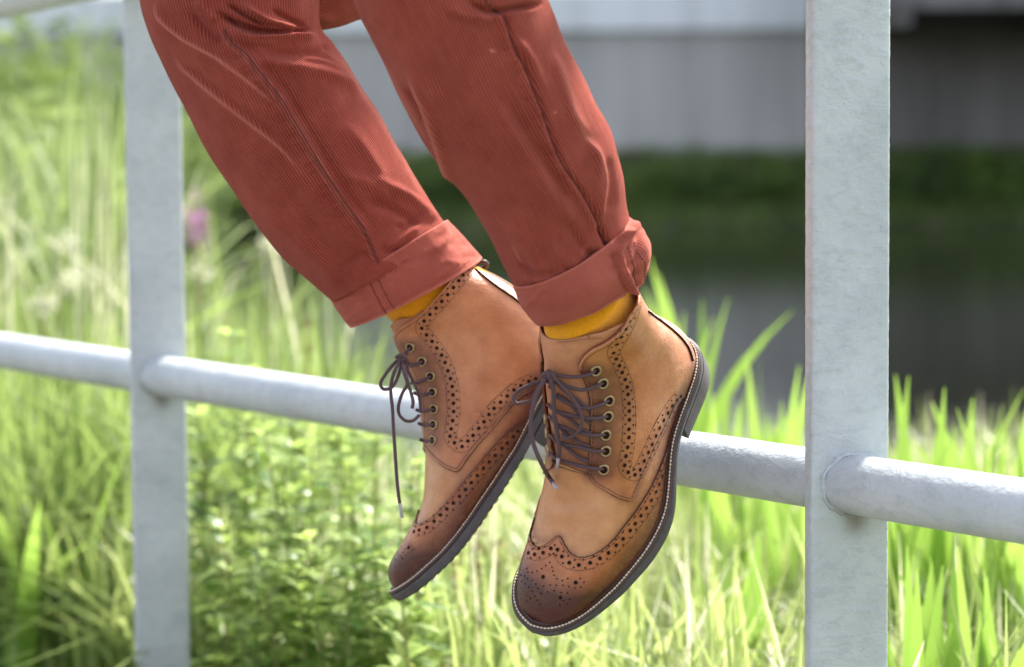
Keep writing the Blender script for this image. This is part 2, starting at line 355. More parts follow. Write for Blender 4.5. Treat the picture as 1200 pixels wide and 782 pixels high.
for k, px in enumerate((185, 992)):
    c = on_rail(px); posts[px] = c
    tz = (B0+bd*((c-B0)@bd))[2]-.02
    mbp = rounded_bar(c, -.35, tz, HW, HT); v, f = mbp.arrays()
    q_ = c+rd*.012-np.array([0, 0, TR+.004]); d = np.linalg.norm((v-q_)*np.array([1, 1, .8]), axis=1)
    o = part('post', v, f, M['galv'], fence, attrs={'dirt': .75*np.exp(-(d/.011)**2)}); autosmooth(o, 60)
    # weld bead where the tube meets the face of the post
    for sgn in (1, -1):
        ang = np.linspace(0, 2*np.pi, 61)[:-1]; ring = []
        for a_ in ang:
            q = c+(TR+.0004+.0008*math.sin(7*a_+sgn))*(np.cos(a_)*rn+np.sin(a_)*np.array([0, 0, 1])); ring.append(q+rd*((sgn*HT-(q-c)@pN)/(rd@pN)))
        ring = np.array(ring+ring[:1]); wb = MB().tube(ring, 0.0024+.0007*np.sin(np.arange(61)*1.9)+.0004*np.sin(np.arange(61)*.7), 8, False); v, f = wb.arrays()
        part('weld_bead', v, f, M['galv'], fence, attrs={'dirt': np.clip((c[2]-.004-v[:, 2])/.035, 0, 1)*.8})
def tube_rail(a, b, name='rail', r=TR, dirts=()):
    n = max(2, int(np.linalg.norm(b-a)/.004)); pts = a+(b-a)*np.linspace(0, 1, n)[:, None]
    v, f = MB().tube(pts, r, 40).arrays(); v = v+RNG.normal(0, .00006, v.shape)
    ax = (v-a)@((b-a)/np.linalg.norm(b-a)); cz = a[2]+(b-a)[2]*ax/np.linalg.norm(b-a)
    low = np.clip((cz-.35*r-v[:, 2])/(r*.65), 0, 1); dirt = low*.15  # slightly darker along the whole underside of the tube
    for q in dirts: dirt = np.maximum(dirt, low*np.clip(1-np.abs(np.linalg.norm(v-q, axis=1)-.01)/.045, 0, 1)*.9)
    o = part(name, v, f, M['galv'], fence, attrs={'dirt': dirt}); autosmooth(o, 60); return o
pl, pr = posts[185], posts[992]
tube_rail(pl-rd*1.2, pl-rd*0, dirts=(pl,)); tube_rail(pl+rd*0, pr-rd*0, dirts=(pr, pl)); tube_rail(pr+rd*0, pr+rd*.6, dirts=(pr,))
tube_rail(B0-bd*.7, B0+bd*2.4, 'top_rail')
# ------------------------------------------------------------------ BOOTS
SX = [0,3,8,18,35,60,90,120,150,180,205,228,250,268,282,291,297,300]
LAT = [0,13,20,28,34,37,38,41,46,51,53.5,52.5,47.5,40,30.5,21.5,12,0]
MED = [0,13,20,27.5,33,34.5,32.5,34,40,46,48.5,48.5,45.5,39.5,31,22.5,13,0]
def zbot(x): return pchip([0,60,85,120,160,230,260,280,300], [22,21,18,9,3,2,5,9,15], x)
def ztop(x): return zbot(x)+pchip([0,80,120,300], [11,12,12.5,13], x)
def outline(n, lat=True, off=0):
    a = np.linspace(0, np.pi, n//2, endpoint=False); xx = 150-150*np.cos(a); xe = 150-150*np.cos(np.pi-a)
    L = np.r_[np.c_[xx, pchip(SX, LAT if lat else MED, xx)], np.c_[xe, -pchip(SX, MED if lat else LAT, xe)]]
    for _ in range(3): L = (np.roll(L, 1, 0)+2*L+np.roll(L, -1, 0))/4
    C = np.r_[L, L[:1]]; d = np.r_[0, np.cumsum(np.linalg.norm(np.diff(C, axis=0), axis=1))]
    s = np.linspace(0, d[-1], n, endpoint=False); L = np.c_[np.interp(s, d, C[:, 0]), np.interp(s, d, C[:, 1])]
    T = np.roll(L, -1, 0)-np.roll(L, 1, 0); T /= np.linalg.norm(T, axis=1)[:, None]
    return L+np.c_[-T[:, 1], T[:, 0]]*off
def rot(r):
    r = np.asarray(r, float); t = np.linalg.norm(r); k = r/t; K = np.array([[0,-k[2],k[1]],[k[2],0,-k[0]],[-k[1],k[0],0]])
    return np.eye(3)+np.sin(t)*K+(1-np.cos(t))*K@K
# rings of the upper: bottom/back point, top/front point, half width, widest height, exponent
RG = [(291.5,19,292.5,26,2,.5,2),(288,18,287.5,35,14,.4,2),(281.5,17,278,43,24,.35,2.1),(267,16,260,50,34,.32,2.1),(248,15,239,57,41,.28,2.1),(224,14,214,65,46,.26,2.05),
 (200,14,192,75,47.5,.25,1.95),(175,15,170,88,46,.26,1.85),(150,17,152,103,42,.28,1.8),(125,20,138,119,37.5,.32,1.8),(95,25,126,134,34.5,.38,1.85),(60,29,117,146,33,.42,1.9),
 (29,32,111,156,32.5,.45,1.95),(10,34,107,163,32,.5,2),(4,45,104,168,32,.5,2),(3,66,102,172,32.5,.5,2),(5,92,100,176,34,.5,2),(8,116,98,180,35,.5,2),(9,140,96,184,37,.5,2),(8,165,94,188,39,.5,2),(6,190,92,196,41,.5,2)]
RG = np.array(RG, float)
NT, NV = 320, 321
def upper_grid(lat):
    t = np.linspace(0, len(RG)-1, NT); k = np.arange(len(RG)); C = [pchip(k, RG[:, j], t) for j in range(7)]
    G = np.zeros((NT, NV, 3)); h = (NV-1)//2
    for i in range(NT):
        Bx, Bz, Tx, Tz, Wm, sm, ex = [c[i] for c in C]; fade = np.clip((14.3-t[i])/1.6, 0, 1)
        for sd in (1, -1):
            isl = (sd == 1) == lat; wfac = 1.04 if isl else .965
            wb = max(0.0, float(pchip(SX, LAT if isl else MED, np.array([Bx]))[0])-8.0)*fade; Wh = max(Wm*wfac, wb*1.0)
            a = np.linspace(0, np.pi/2, 60)
            lo_s = sm*(1-np.cos(a)); lo_w = wb+(Wh-wb)*np.sin(a)
            hi_s = sm+(1-sm)*np.sin(a)**(2/ex); hi_w = Wh*np.cos(a)**(2/ex); hi_w[-1] = 0
            pts = np.r_[[[0, 0]], np.c_[lo_w, lo_s*1.0], np.c_[hi_w, hi_s][1:]]
            ln = math.hypot(Tx-Bx, Tz-Bz); q = np.c_[pts[:, 0], pts[:, 1]*ln]; q = polyres(q, n=h+1)
            s = q[:, 1:]/ln; x = Bx+(Tx-Bx)*s[:, 0]; z = Bz+(Tz-Bz)*s[:, 0]; 
            row = np.c_[x, sd*q[:, 0], z]       # bottom -> top
            if sd == 1: G[i, h:] = row[::-1]
            else: G[i, :h+1] = row
    for _ in range(6):                          # soften along the length
        G[1:-1] = (G[:-2]+2*G[1:-1]+G[2:])/4
    return G
def make_boot(lat, pose, marks, curve, traced, label):
    R_ = rot(pose[:3]); T_ = np.array(pose[3:])
    rigid = lambda p: np.asarray(p, float)@R_.T+T_
    pr_ = lambda c: np.stack([CX+FPX*c[..., 0]/c[..., 2], CY+FPX*c[..., 1]/c[..., 2]], -1)
    src = [np.array(mk[1], float) for mk in marks]; dst = [np.array(mk[0], float) for mk in marks]
    O = outline(400, lat, -2); O3 = np.c_[O, ztop(O[:, 0])]; q = pr_(rigid(O3)); ok = np.where(O3[:, 1] > -20)[0]
    for c in curve:
        i = ok[np.argmin(((q[ok]-np.array(c))**2).sum(1))]; src.append(O3[i]); dst.append(np.array(c, float))
    src = np.array(src); dst = np.array(dst); c0 = rigid(src); p0 = pr_(c0)
    D = np.c_[(dst-p0)*c0[:, 2:]/FPX, np.zeros(len(src))]
    def phi(a, b): return np.exp(-((a[:, None]-b[None])**2).sum(-1)/(2*42.0**2))
    Wt = np.linalg.solve(phi(src, src)+.06*np.eye(len(src)), D)  # bends the boot across the view so marks and welt meet image pixels
    L = upper_grid(lat)
    for pass_ in range(3):                      # draw the outline of the upper onto the outline seen in the photograph
        c_ = rigid(L.reshape(-1, 3)); 
        for i in range(0, len(c_), 20000): c_[i:i+20000] += phi(L.reshape(-1, 3)[i:i+20000], src)@Wt
        g_ = c_.reshape(L.shape); n_ = np.cross(np.gradient(g_, axis=0), np.gradient(g_, axis=1)); n_ /= np.linalg.norm(n_, axis=2, keepdims=True)+1e-9
        sil = np.where(np.abs((n_*g_).sum(-1)/np.linalg.norm(g_, axis=2)) < .07); sp = pr_(g_[sil]); sl_ = L[sil]; sc_ = g_[sil]
        s2 = list(src); 
        if pass_ == 0: keep_n = len(src)
        src_, D_ = src[:keep_n], D[:keep_n]; es, ed = [], []
        cc = rigid(sl_)
        for t_ in traced['sil']:
            k = np.argmin(((sp-np.array(t_))**2).sum(1)); z = sc_[k][2]; need = (np.array(t_)-pr_(cc[k]))*z/FPX
            es.append(sl_[k]); ed.append([need[0], need[1], 0])
        src = np.r_[src_, es]; D = np.r_[D_, ed]; Wt = np.linalg.solve(phi(src, src)+.10*np.eye(len(src)), D)
    def dfm(p):                                # boot-local millimetres -> camera frame metres
        p = np.asarray(p, float); sh = p.shape; p = p.reshape(-1, 3); out = rigid(p)
        for i in range(0, len(p), 20000): out[i:i+20000] += phi(p[i:i+20000], src)@Wt
        return (out/1000).reshape(sh)
    G = dfm(L); PX = pr_(G)
    def normals(G):
        du = np.gradient(G, axis=0); dv = np.gradient(G, axis=1); n = np.cross(du, dv); ln = np.linalg.norm(n, axis=2, keepdims=True); return n/np.maximum(ln, 1e-12)
    Nn = normals(G); cen = G[:, (NV-1)//2]*.5+G[:, 0]*.5
    if ((Nn*(G-cen[:, None])).sum(-1) > 0).mean() < .5: Nn = -Nn
    um = np.r_[0, np.cumsum(np.linalg.norm(np.diff((L[:, NV//2]+L[:, NV//4]+L[:, 3*NV//4])/3, axis=0), axis=1))]
    UU, VV = np.meshgrid(um, np.linspace(1, -1, NV)[::-1]*120.0, indexing='ij')    # + towards y > 0
    facing = (Nn*(-G/np.linalg.norm(G, axis=2, keepdims=True))).sum(-1) > .03
    fpx = PX[facing]; fG = G[facing]; fN = Nn[facing]; fuv = np.c_[UU[facing], VV[facing]]; fd = fG[:, 2]
    def look(qs):                              # photograph points -> surface point, normal, surface coordinates
        qs = np.atleast_2d(np.asarray(qs, float)); P_, N_, U_ = [], [], []
        for q_ in qs:
            d2 = ((fpx-q_)**2).sum(1); r2 = max(d2.min()*1.5, 1.3); c_ = np.where(d2 <= r2)[0]; z = fd[c_]; c_ = c_[z < z.min()+.006]
            wt = 1/(d2[c_]+.05); wt /= wt.sum(); P_.append(wt@fG[c_]); n_ = wt@fN[c_]; N_.append(n_/np.linalg.norm(n_)); U_.append(wt@fuv[c_])
        return np.array(P_), np.array(N_), np.array(U_)
    def surf(uv):                              # surface coordinates -> point and normal
        fi = np.interp(uv[:, 0], um, np.arange(NT)); fj = np.clip((uv[:, 1]/120+1)/2*(NV-1), 0, NV-1)
        i = np.clip(fi.astype(int), 0, NT-2); j = np.clip(fj.astype(int), 0, NV-2); a = (fi-i)[:, None]; b = (fj-j)[:, None]
        g = lambda A: A[i, j]*(1-a)*(1-b)+A[i+1, j]*a*(1-b)+A[i, j+1]*(1-a)*b+A[i+1, j+1]*a*b
        n_ = g(Nn); return g(G), n_/np.linalg.norm(n_, axis=1)[:, None]
    UVf = np.stack([UU, VV], -1).reshape(-1, 2); Vf = G.reshape(-1, 3); Nf = Nn.reshape(-1, 3); Lf = L.reshape(-1, 3); PXf = PX.reshape(-1, 2)
    idx = np.arange(NT*NV).reshape(NT, NV); q_ = np.stack([idx[:-1, :-1], idx[:-1, 1:], idx[1:, 1:], idx[1:, :-1]], -1).reshape(-1, 4)
    TRI = np.concatenate([q_[:, [0, 1, 2]], q_[:, [0, 2, 3]]])
    # burnish: the leather is stained dark at toe and along the welt and the seams
    cl = catmull(traced['cap'], 4); capuv = look(cl)[2]; fac = catmull(traced['facing'], 4); facuv = look(fac)[2]; cor = catmull(traced['corner'], 4); coruv = look(cor)[2]
    top = catmull(traced['collar'], 4); topuv = look(top)[2]
    zf = Lf[:, 2]-ztop(Lf[:, 0]); toe = np.clip((Lf[:, 0]-232)/52, 0, 1)
    sx_ = lambda a, b, x: np.clip((x-a)/(b-a), 0, 1)**2*(3-2*np.clip((x-a)/(b-a), 0, 1))
    b_w = (1-sx_(2, 38, zf))*.86
    cap_burn = np.clip(b_w+sx_(234, 290, Lf[:, 0]+.12*np.abs(Lf[:, 1])-.10*zf)*.95, 0, 1)
    AUV = UVf.copy(); AUV[:, 1] = np.abs(AUV[:, 1])
    dcap = dline(AUV, capuv)[0]; dfac = dline(AUV, facuv)[0]; dcor = dline(AUV, coruv)[0]
    eyeuv = look(traced['eyelets'])[2]; eyeuv[:, 1] = np.abs(eyeuv[:, 1]); deye = dline(AUV, eyeuv)[0]; holeuv = look(traced['band'])[2]; dband = dline(AUV, holeuv)[0]
    edge_burn = np.clip(.70*np.exp(-(deye/13)**2)+.16*np.exp(-(dband/8)**2)+b_w*.8+.55*np.exp(-dcap/5)+.30*np.exp(-(dfac/9)**2)+.40*np.exp(-dcor/6), 0, 1)
    root_cf = dfm([[120, 0, 0]])[0]; root = empty('ankle_boot', W(root_cf)); 
    def emit(name, V, F, mat, parent=root, smooth=True, attrs=None): return part(name, W(V), F, mat, parent, smooth, attrs)
    def clip(V, attrs, F, fl):
        fl = fl.copy(); fl[np.abs(fl) < 1e-7] = 1e-7; s_ = fl[F] > 0; c_ = s_.sum(1); mm = (c_ == 1) | (c_ == 2); full = F[c_ == 3]
        nb = []; cache = {}; newF = []; base = len(V)
        def cutv(a_, b_):
            k_ = (a_, b_) if a_ < b_ else (b_, a_)
            if k_ not in cache: cache[k_] = base+len(nb); nb.append((k_[0], k_[1], fl[k_[0]]/(fl[k_[0]]-fl[k_[1]])))
            return cache[k_]
        for tri, sg in zip(F[mm].tolist(), s_[mm].tolist()):
            for r_ in range(3):
                a_, b_, d_ = tri[r_], tri[(r_+1) % 3], tri[(r_+2) % 3]; sa, sb, sd_ = sg[r_], sg[(r_+1) % 3], sg[(r_+2) % 3]
                if sa and not sb and not sd_: newF.append((a_, cutv(a_, b_), cutv(a_, d_))); break
                if sa and sb and not sd_: c1 = cutv(b_, d_); c2 = cutv(a_, d_); newF.append((a_, b_, c1)); newF.append((a_, c1, c2)); break
        if nb:
            nb = np.array(nb); ia = nb[:, 0].astype(int); ib = nb[:, 1].astype(int); t_ = nb[:, 2]
            V = np.r_[V, V[ia]*(1-t_)[:, None]+V[ib]*t_[:, None]]; attrs = [np.r_[a, a[ia]*(1-t_)+a[ib]*t_] for a in attrs]; full = np.r_[full, np.array(newF, int)]
        return V, attrs, full
    def patch(name, fields, off, mat, burn_shade, thick=.0016, pname=None):
        V = Vf+Nf*(off[:, None] if isinstance(off, np.ndarray) else off); A = [burn_shade]+list(fields); F = TRI
        for k in range(len(fields)): V, A, F = clip(V, A, F, A[1+k])
        use, inv = np.unique(F, return_inverse=True); o = emit(name, V[use], inv.reshape(F.shape), mat, attrs={'burn_shade': A[0][use]})
        md = o.modifiers.new('thick', 'SOLIDIFY'); md.thickness = thick; md.offset = -1
        return o
    umax = um[-1]
    ring_u = lambda k: np.interp(k*(NT-1)/(len(RG)-1), np.arange(NT), um)
    # quarter outline in surface coordinates: collar, facing, bottom corner, back seam, then round behind and below
    tb = facuv[-1]
    qpoly = np.r_[topuv, facuv, coruv, [[coruv[-1][0]-6, 140]], [[umax+40, 140]], [[umax+40, topuv[0][1]]]]
    fq = sdpoly(AUV, qpoly)
    # wing cap: visible side as traced across the toe, far side mirrored where it turns out of sight
    capn = capuv.copy()
    if traced['capm'] is not None:
        muv = look([traced['capm']])[2][0]; k = int(np.argmin(((capn-muv)**2).sum(1))); vis = capn[k:]; hid = capn[:k]
        far = vis[(-vis[:, 1] < (hid[:, 1].min() if len(hid) else 0)-3)]; far = np.c_[far[:, 0], -far[:, 1]]
        lineuv = np.r_[far[::-1], hid, vis] if len(far) else capn
    else: lineuv = np.r_[np.c_[capn[::-1, 0], -capn[::-1, 1]], capn]
    fcap = sdpoly(UVf, np.r_[[[lineuv[0][0], -140]], lineuv, [[lineuv[-1][0], 140]], [[-60, 140]], [[-60, -140]]])
    seam_u = tb[0]
    # vamp lies under cap and quarters, the tongue runs up behind the laces
    vpoly = [[-60, -140], [ring_u(14.2), -140], [ring_u(13.5), -45], [ring_u(11.5), -34], [seam_u+1, -26], [seam_u+1, 26], [ring_u(11.5), 34], [ring_u(13.5), 45], [ring_u(14.2), 140], [-60, 140]]
    fv = sdpoly(UVf, vpoly)
    cr = np.zeros(len(Vf))                      # walking creases across the vamp
    for ln_, amp, wd in traced.get('creases', []):
        d_, s_, t_ = dline(PXf, catmull(ln_, 5)); m_ = np.minimum(1, 4*np.minimum(t_, 1-t_)+.05); cr += amp*m_*np.exp(-(d_/wd)**2)*facing.reshape(-1)
    patch('vamp', [fv], cr, M['vamp'], np.clip(edge_burn, 0, 1), .0012)
    tg = topuv[-1]
    tline = look(catmull(traced['tongue_top'], 4))[2]
    tp = np.r_[[[seam_u-12, 40], [seam_u-12, -40]], [[tline[0][0], min(-46, tline[0][1]-8)]], tline[np.argsort(tline[:, 1])], [[tline[-1][0]-4, 62]], [[seam_u+30, 52]]]
    tk = patch('tongue', [sdpoly(UVf, tp)], -.0012+cr*0, M['tongue'], np.clip(.62*np.exp(-(np.clip(UVf[:, 0]-seam_u, 0, None)/62)**2), 0, 1), .0018)  # dark low end: painted shade under the laces plus deeper leather tone
    slip = fq.copy(); 
    for sgn in (1, -1):
        fs = np.where(UVf[:, 1]*sgn > -1e-6, fq, -1.0)
        fs = np.minimum(fq, UVf[:, 1]*sgn-.02)
        mound = .0019+.0006*np.exp(-np.abs(fq)/2.0)
        patch('quarter', [fs], mound+cr*.6, M['quarter'], edge_burn, .0022)
    patch('wing_cap', [fcap], .0011+.0003*np.exp(-np.abs(fcap)/1.5)+cr, M['cap'], cap_burn, .0012)
    # backstay strip over the heel seam
    bs = np.minimum(AUV[:, 1]-112.5, fq); bs = np.minimum(bs, 1e3*(UVf[:, 0]-ring_u(13.6)))
    patch('backstay', [bs], .0029+0*bs, M['quarter'], edge_burn, .001)
    # lining: closes the inside of the shaft
    # ---- sole unit
    n = 420
    def loops(prof, mat, name, xr=None, parent=root):
        rows = []
        for off, zf_ in prof:
            o_ = outline(n, lat, off); rows.append(np.c_[o_, zf_(o_[:, 0])])
        Gs = dfm(np.array(rows)); mb_ = MB().grid(Gs, True); v, f = mb_.arrays()
        f += [tuple(range(n))[::-1], tuple((len(rows)-1)*n+j for j in range(n))]
        o = emit(name, v, f, mat, parent); autosmooth(o, 40); return o
    welt = loops([(-16, lambda x: ztop(x)+.3), (-7, lambda x: ztop(x)+.8), (-5.5, lambda x: ztop(x)+2.4), (-4.2, lambda x: ztop(x)+2.2), (-3.4, lambda x: ztop(x)+.2), (-.6, lambda x: ztop(x)), (.4, lambda x: ztop(x)-.8), (.4, lambda x: ztop(x)-2.6), (-.6, lambda x: ztop(x)-3.0), (-16, lambda x: ztop(x)-3.0)], M['welt'], 'welt')
    sole = loops([(-20, lambda x: ztop(x)-3.2), (-.4, lambda x: ztop(x)-3.2), (1.2, lambda x: ztop(x)-4.2), (1.9, lambda x: ztop(x)*.55+zbot(x)*.45), (1.2, lambda x: zbot(x)+1.2), (-.4, lambda x: zbot(x)), (-20, lambda x: zbot(x))], M['rubber'], 'outsole')
    # heel block
    hb = outline(n, lat, 1.5); hb = hb[hb[:, 0] < (76 if lat else 97)]; hb = hb[np.argsort(np.arctan2(hb[:, 1], hb[:, 0]-40))]; hb = polyres(np.r_[hb, hb[:1]], n=140)[:-1]
    rows = [np.c_[(hb-[38, 0])*s_+[38, 0], z_(hb[:, 0])] for s_, z_ in ((.9, lambda x: zbot(x)+.5), (.998, lambda x: zbot(x)-.2), (1.0, lambda x: zbot(x)-1), (.985, lambda x: 0*x+9), (.98, lambda x: 0*x+1.2), (.955, lambda x: 0*x), (.5, lambda x: 0*x))]
    v, f = MB().grid(dfm(np.array(rows)), True).arrays(); f += [tuple(range(139))[::-1], tuple(6*139+j for j in range(139))]
    autosmooth(emit('heel', v, f, M['rubber'], sole), 40)
    # small lugs under the forefoot
    mb_ = MB()
    for x_ in np.arange(118, 285, 9.0):
        for sd in (1, -1):
            isl = (sd == 1) == lat; yw = float(pchip(SX, LAT if isl else MED, np.array([x_]))[0])
            c_ = np.array([x_, sd*(yw-(3.4 if not lat else 9)), float(zbot(np.array([x_]))[0])-.15-RNG.uniform(0, .5)]); vv = [c_+np.array(d_)*[2.8, 4.0, .35] for d_ in [(-1,-1,-1),(1,-1,-1),(1,1,-1),(-1,1,-1),(-1,-1,1),(1,-1,1),(1,1,1),(-1,1,1)]]
            mb_.add(dfm(np.array(vv)), [(3,2,1,0),(4,5,6,7),(0,1,5,4),(1,2,6,5),(2,3,7,6),(3,0,4,7)])
    v, f = mb_.arrays(); tag(emit('tread_lug', v, f, simple('lug_rubber', (.16, .11, .06), .7), sole, False), kind='stuff')
    # welt stitches
    o_ = outline(215, lat, -1.7); mb_ = MB(); zz = ztop(o_[:, 0])+.25
    Q = dfm(np.c_[o_, zz]); Qn = dfm(np.c_[np.roll(o_, -1, 0), np.roll(zz, -1)])
    for a_, b_ in zip(Q, Qn): mb_.tube(np.array([a_+(b_-a_)*.02, a_+(b_-a_)*.3+[0, 0, -.0003], a_+(b_-a_)*.6+[0, 0, -.0003], a_+(b_-a_)*.9]), np.array([.0004, .00095, .00095, .0004])*RNG.uniform(.75, 1.15), 6)
    v, f = mb_.arrays(); tag(emit('welt_stitch', v, f, M['thread'], welt), kind='stuff')
    # ---- punched holes
    hb_ = MB(); rb_ = MB()
    def disc(p, n_, r, lift):
        a = np.cross(n_, [0, 0, 1.0]); a /= np.linalg.norm(a); b = np.cross(n_, a); an = np.arange(10)*2*np.pi/10
        hb_.add(p+n_*lift+r*(np.cos(an)[:, None]*a+np.sin(an)[:, None]*b), [tuple(range(10))])
    def ringm(mb_, p, n_, r, w_, lift, seg=16):
        a = np.cross(n_, [0, 0, 1.0]); a /= np.linalg.norm(a); b = np.cross(n_, a); an = np.arange(seg+1)*2*np.pi/seg
        mb_.tube(p+n_*lift+r*(np.cos(an)[:, None]*a+np.sin(an)[:, None]*b), w_, 6, False)
    mir = lambda uv: np.c_[uv[:, 0], -uv[:, 1]]
    def holes(pts, r, lift, mirror=True):
        p_, n_, uv_ = look(pts)
        for a, b in zip(p_, n_): disc(a, b, r, lift); ringm(rb_, a, b, r*1.12, .00022, lift-.0001, 10)
        if mirror:
            mk = uv_[:, 1] > 18; p2, n2 = surf(mir(uv_[mk]))
            for a, b in zip(p2, n2): disc(a, b, r, lift)
    def band(pts, r, lift, off, mirror=True):
        pts = np.asarray(pts, float); holes(pts, r, lift, mirror)
        mid = (pts[1:]+pts[:-1])/2; t_ = pts[1:]-pts[:-1]; t_ /= np.linalg.norm(t_, axis=1)[:, None]; nn_ = np.c_[-t_[:, 1], t_[:, 0]]
        sm_ = np.concatenate([mid+nn_*off, mid-nn_*off]); holes(sm_, r*.42, lift, mirror)
    stb = MB()
    def stitch(pts, lift, step=2.6, r=.00028, mb_=None, frac=.6):
        q_ = polyres(pts, step=step/2*1.0); p_, n_, _ = look(q_); p_ = p_+n_*lift
        for i in range(0, len(p_)-1, 2): (mb_ or stb).tube(np.array([p_[i], p_[i]*(1-frac)+p_[i+1]*frac, p_[i+1]]), [r, r*1.25, r], 5)
    def offs(pts, o): 
        pts = catmull(pts, 4); t_ = np.gradient(pts, axis=0); t_ /= np.linalg.norm(t_, axis=1)[:, None]; return pts+np.c_[-t_[:, 1], t_[:, 0]]*o
    hr = traced['hole_r']
    band(traced['band'], hr, .0024, 4.6); band(traced['wing'], hr*.98, .0018, 5.0)
    for o__ in (7.2, -7.2): stitch(offs(traced['band'], o__), .0022)
    stitch(offs(traced['wing'], traced['wing_in']), .0013)
    for o__ in traced['cap_off']: stitch(offs(traced['cap'], o__), .0015, 2.4, .00034)
    stitch(offs(traced['facing'], traced['fac_off']), .0025); stitch(offs(traced['corner'], traced['fac_off']), .0025, 2.4, .00034); stitch(offs(traced['collar'], traced['fac_off']), .0025)
    if traced.get('tongue_base'): stitch(traced['tongue_base'], .0004, 2.4, .0004)
    if traced.get('tongue_stitch'): stitch(traced['tongue_stitch'], .0002, 2.6, .0003)
    for key in ('cap', 'facing', 'corner'):
        p_, n_, _ = look(polyres(catmull(traced[key], 5), step=2.0)); e_ = p_+n_*.0009
        for _ in range(2): e_[1:-1] = (e_[:-2]+2*e_[1:-1]+e_[2:])/4
        v, f = MB().tube(e_, .00062, 6).arrays(); emit('cut_edge', v, f, M['dthread'])
    p_, n_, _ = look(traced['med_big']); 
    for a, b in zip(p_, n_): disc(a, b, hr*1.0, .0014); ringm(rb_, a, b, hr*1.15, .00025, .0013, 10)
    p_, n_, _ = look(traced['med_small'])
    for a, b in zip(p_, n_): disc(a, b, hr*.5, .0014)
    v, f = hb_.arrays(); tag(emit('punched_hole', v, f, M['hole'], root, False), kind='stuff')
    v, f = rb_.arrays(); tag(emit('hole_rim', v, f, M['dthread'], root), kind='stuff')
    v, f = stb.arrays(); tag(emit('seam_stitch', v, f, M['dthread'], root), kind='stuff')
    # backstay piping, the dark line beside the heel strip
    p_, n_, _ = look(catmull(traced['back_seam'], 5)); v, f = MB().tube(p_+n_*.0026, .0011, 8).arrays(); emit('back_seam', v, f, M['hole'])
    # cream edge where the collar is turned
    ce = catmull(traced['collar_edge'], 5); p_, n_, _ = look(ce); v, f = MB().tube(p_+n_*.0022, .0009, 8).arrays(); emit('collar_edge', v, f, M['tongue'])
    # ---- eyelets
    ep, en, eu = look(traced['eyelets']); both = [(a, b) for a, b in zip(ep, en)]; mp, mn = surf(mir(eu)); both += [(a, b) for a, b in zip(mp, mn)]
    ce_, he_ = MB(), MB(); k_eye = None
    er = traced['eye_r']
    for a, b in both:
        z_ = Vector(W(a+b)-W(a)).normalized(); q = z_.to_track_quat('Z', 'Y')
        if k_eye is None:
            an = np.linspace(0, 2*np.pi, 25); mbe = MB(); prof = [(er*.58, -.0006), (er*.62, .0007), (er*.76, .0012), (er*.9, .0007), (er, .0001), (er*1.0, -.0008)]
            Gd = np.array([[(r_*math.cos(t), r_*math.sin(t), h_) for t in an[:-1]] for r_, h_ in prof]); mbe.grid(Gd, True); v, f = mbe.arrays()
            me_r = mesh('eyelet', v, [tuple(x) for x in f], M['brass']); dv = [(er*.6*math.cos(t), er*.6*math.sin(t), 0.0) for t in an[:-1]]; me_h = mesh('eyelet_hole', dv, [tuple(range(24))], M['hole']); k_eye = 1
        o = bpy.data.objects.new('eyelet', me_r); COL.objects.link(o); o.parent = root; o.location = Vector(W(a+b*.0024)-base_of(root)); o.rotation_mode = 'QUATERNION'; o.rotation_quaternion = q
        h_ = bpy.data.objects.new('eyelet_hole', me_h); COL.objects.link(h_); h_.parent = o; h_.location = (0, 0, .0002)
    # ---- laces
    def lace3(pts, lift, seg=6):
        out = []; last = None
        for x in pts:
            q = np.array(x[:2], float); d2 = ((fpx-q)**2).sum(1)
            lf = x[2] if len(x) > 2 else lift
            if d2.min() < 9: p_, n_, _ = look([q]); z = p_[0][2]; last = z
            else: z = last if last is not None else fd[np.argmin(d2)]
            z = z-lf; out.append([(q[0]-CX)*z/FPX, (q[1]-CY)*z/FPX, z])
        return catmull(out, seg)
    lr = traced['lace_r']
    lace_root = None
    for kind_, pts, lf in traced['laces']:
        c_ = lace3(pts, lf); v, f = MB().tube(c_, lr*{'knot': 1.35, 'end': 1.2}.get(kind_, 1.0), 8).arrays()
        o = emit('lace', v, f, M['lace'])
        if kind_ == 'end':
            d_ = c_[-1]-c_[-4]; d_ /= np.linalg.norm(d_); v, f = MB().tube(np.array([c_[-1]-d_*.002, c_[-1]+d_*traced['aglet']]), lr*.95, 8).arrays(); emit('aglet', v, f, M['aglet'], o)
    for pts, zr in traced.get('free', []):       # loops and ends that hang clear of the leather
        c_ = catmull([[(x-CX)*z/FPX, (y-CY)*z/FPX, z] for x, y, z in pts], 8); v, f = MB().tube(c_, lr, 8).arrays(); o = emit('lace', v, f, M['lace'])
        if zr: d_ = c_[-1]-c_[-4]; d_ /= np.linalg.norm(d_); v, f = MB().tube(np.array([c_[-1]-d_*.002, c_[-1]+d_*.014]), lr*.95, 8).arrays(); emit('aglet', v, f, M['aglet'], o)
    tag(root, label, 'boot', 'pair of brogue boots')
    # pull tab at the back of the collar
    if traced.get('tab'):
        c_ = catmull([[(x-CX)*z/FPX, (y-CY)*z/FPX, z] for x, y, z in traced['tab']], 6); v, f = MB().tube(c_, .0022, 8).arrays(); emit('pull_tab', v, f, M['welt'])
    return root, dfm
A_marks = [((741,347),(10,8,165)),((699,436),(100,26,150)),((706,550),(150,24,98)),((655,628),(225,0,64)),((740,586),(170,44,52)),((831,430),(4,18,1)),((805,512),(72,37,1)),((645,745),(293,14,5))]
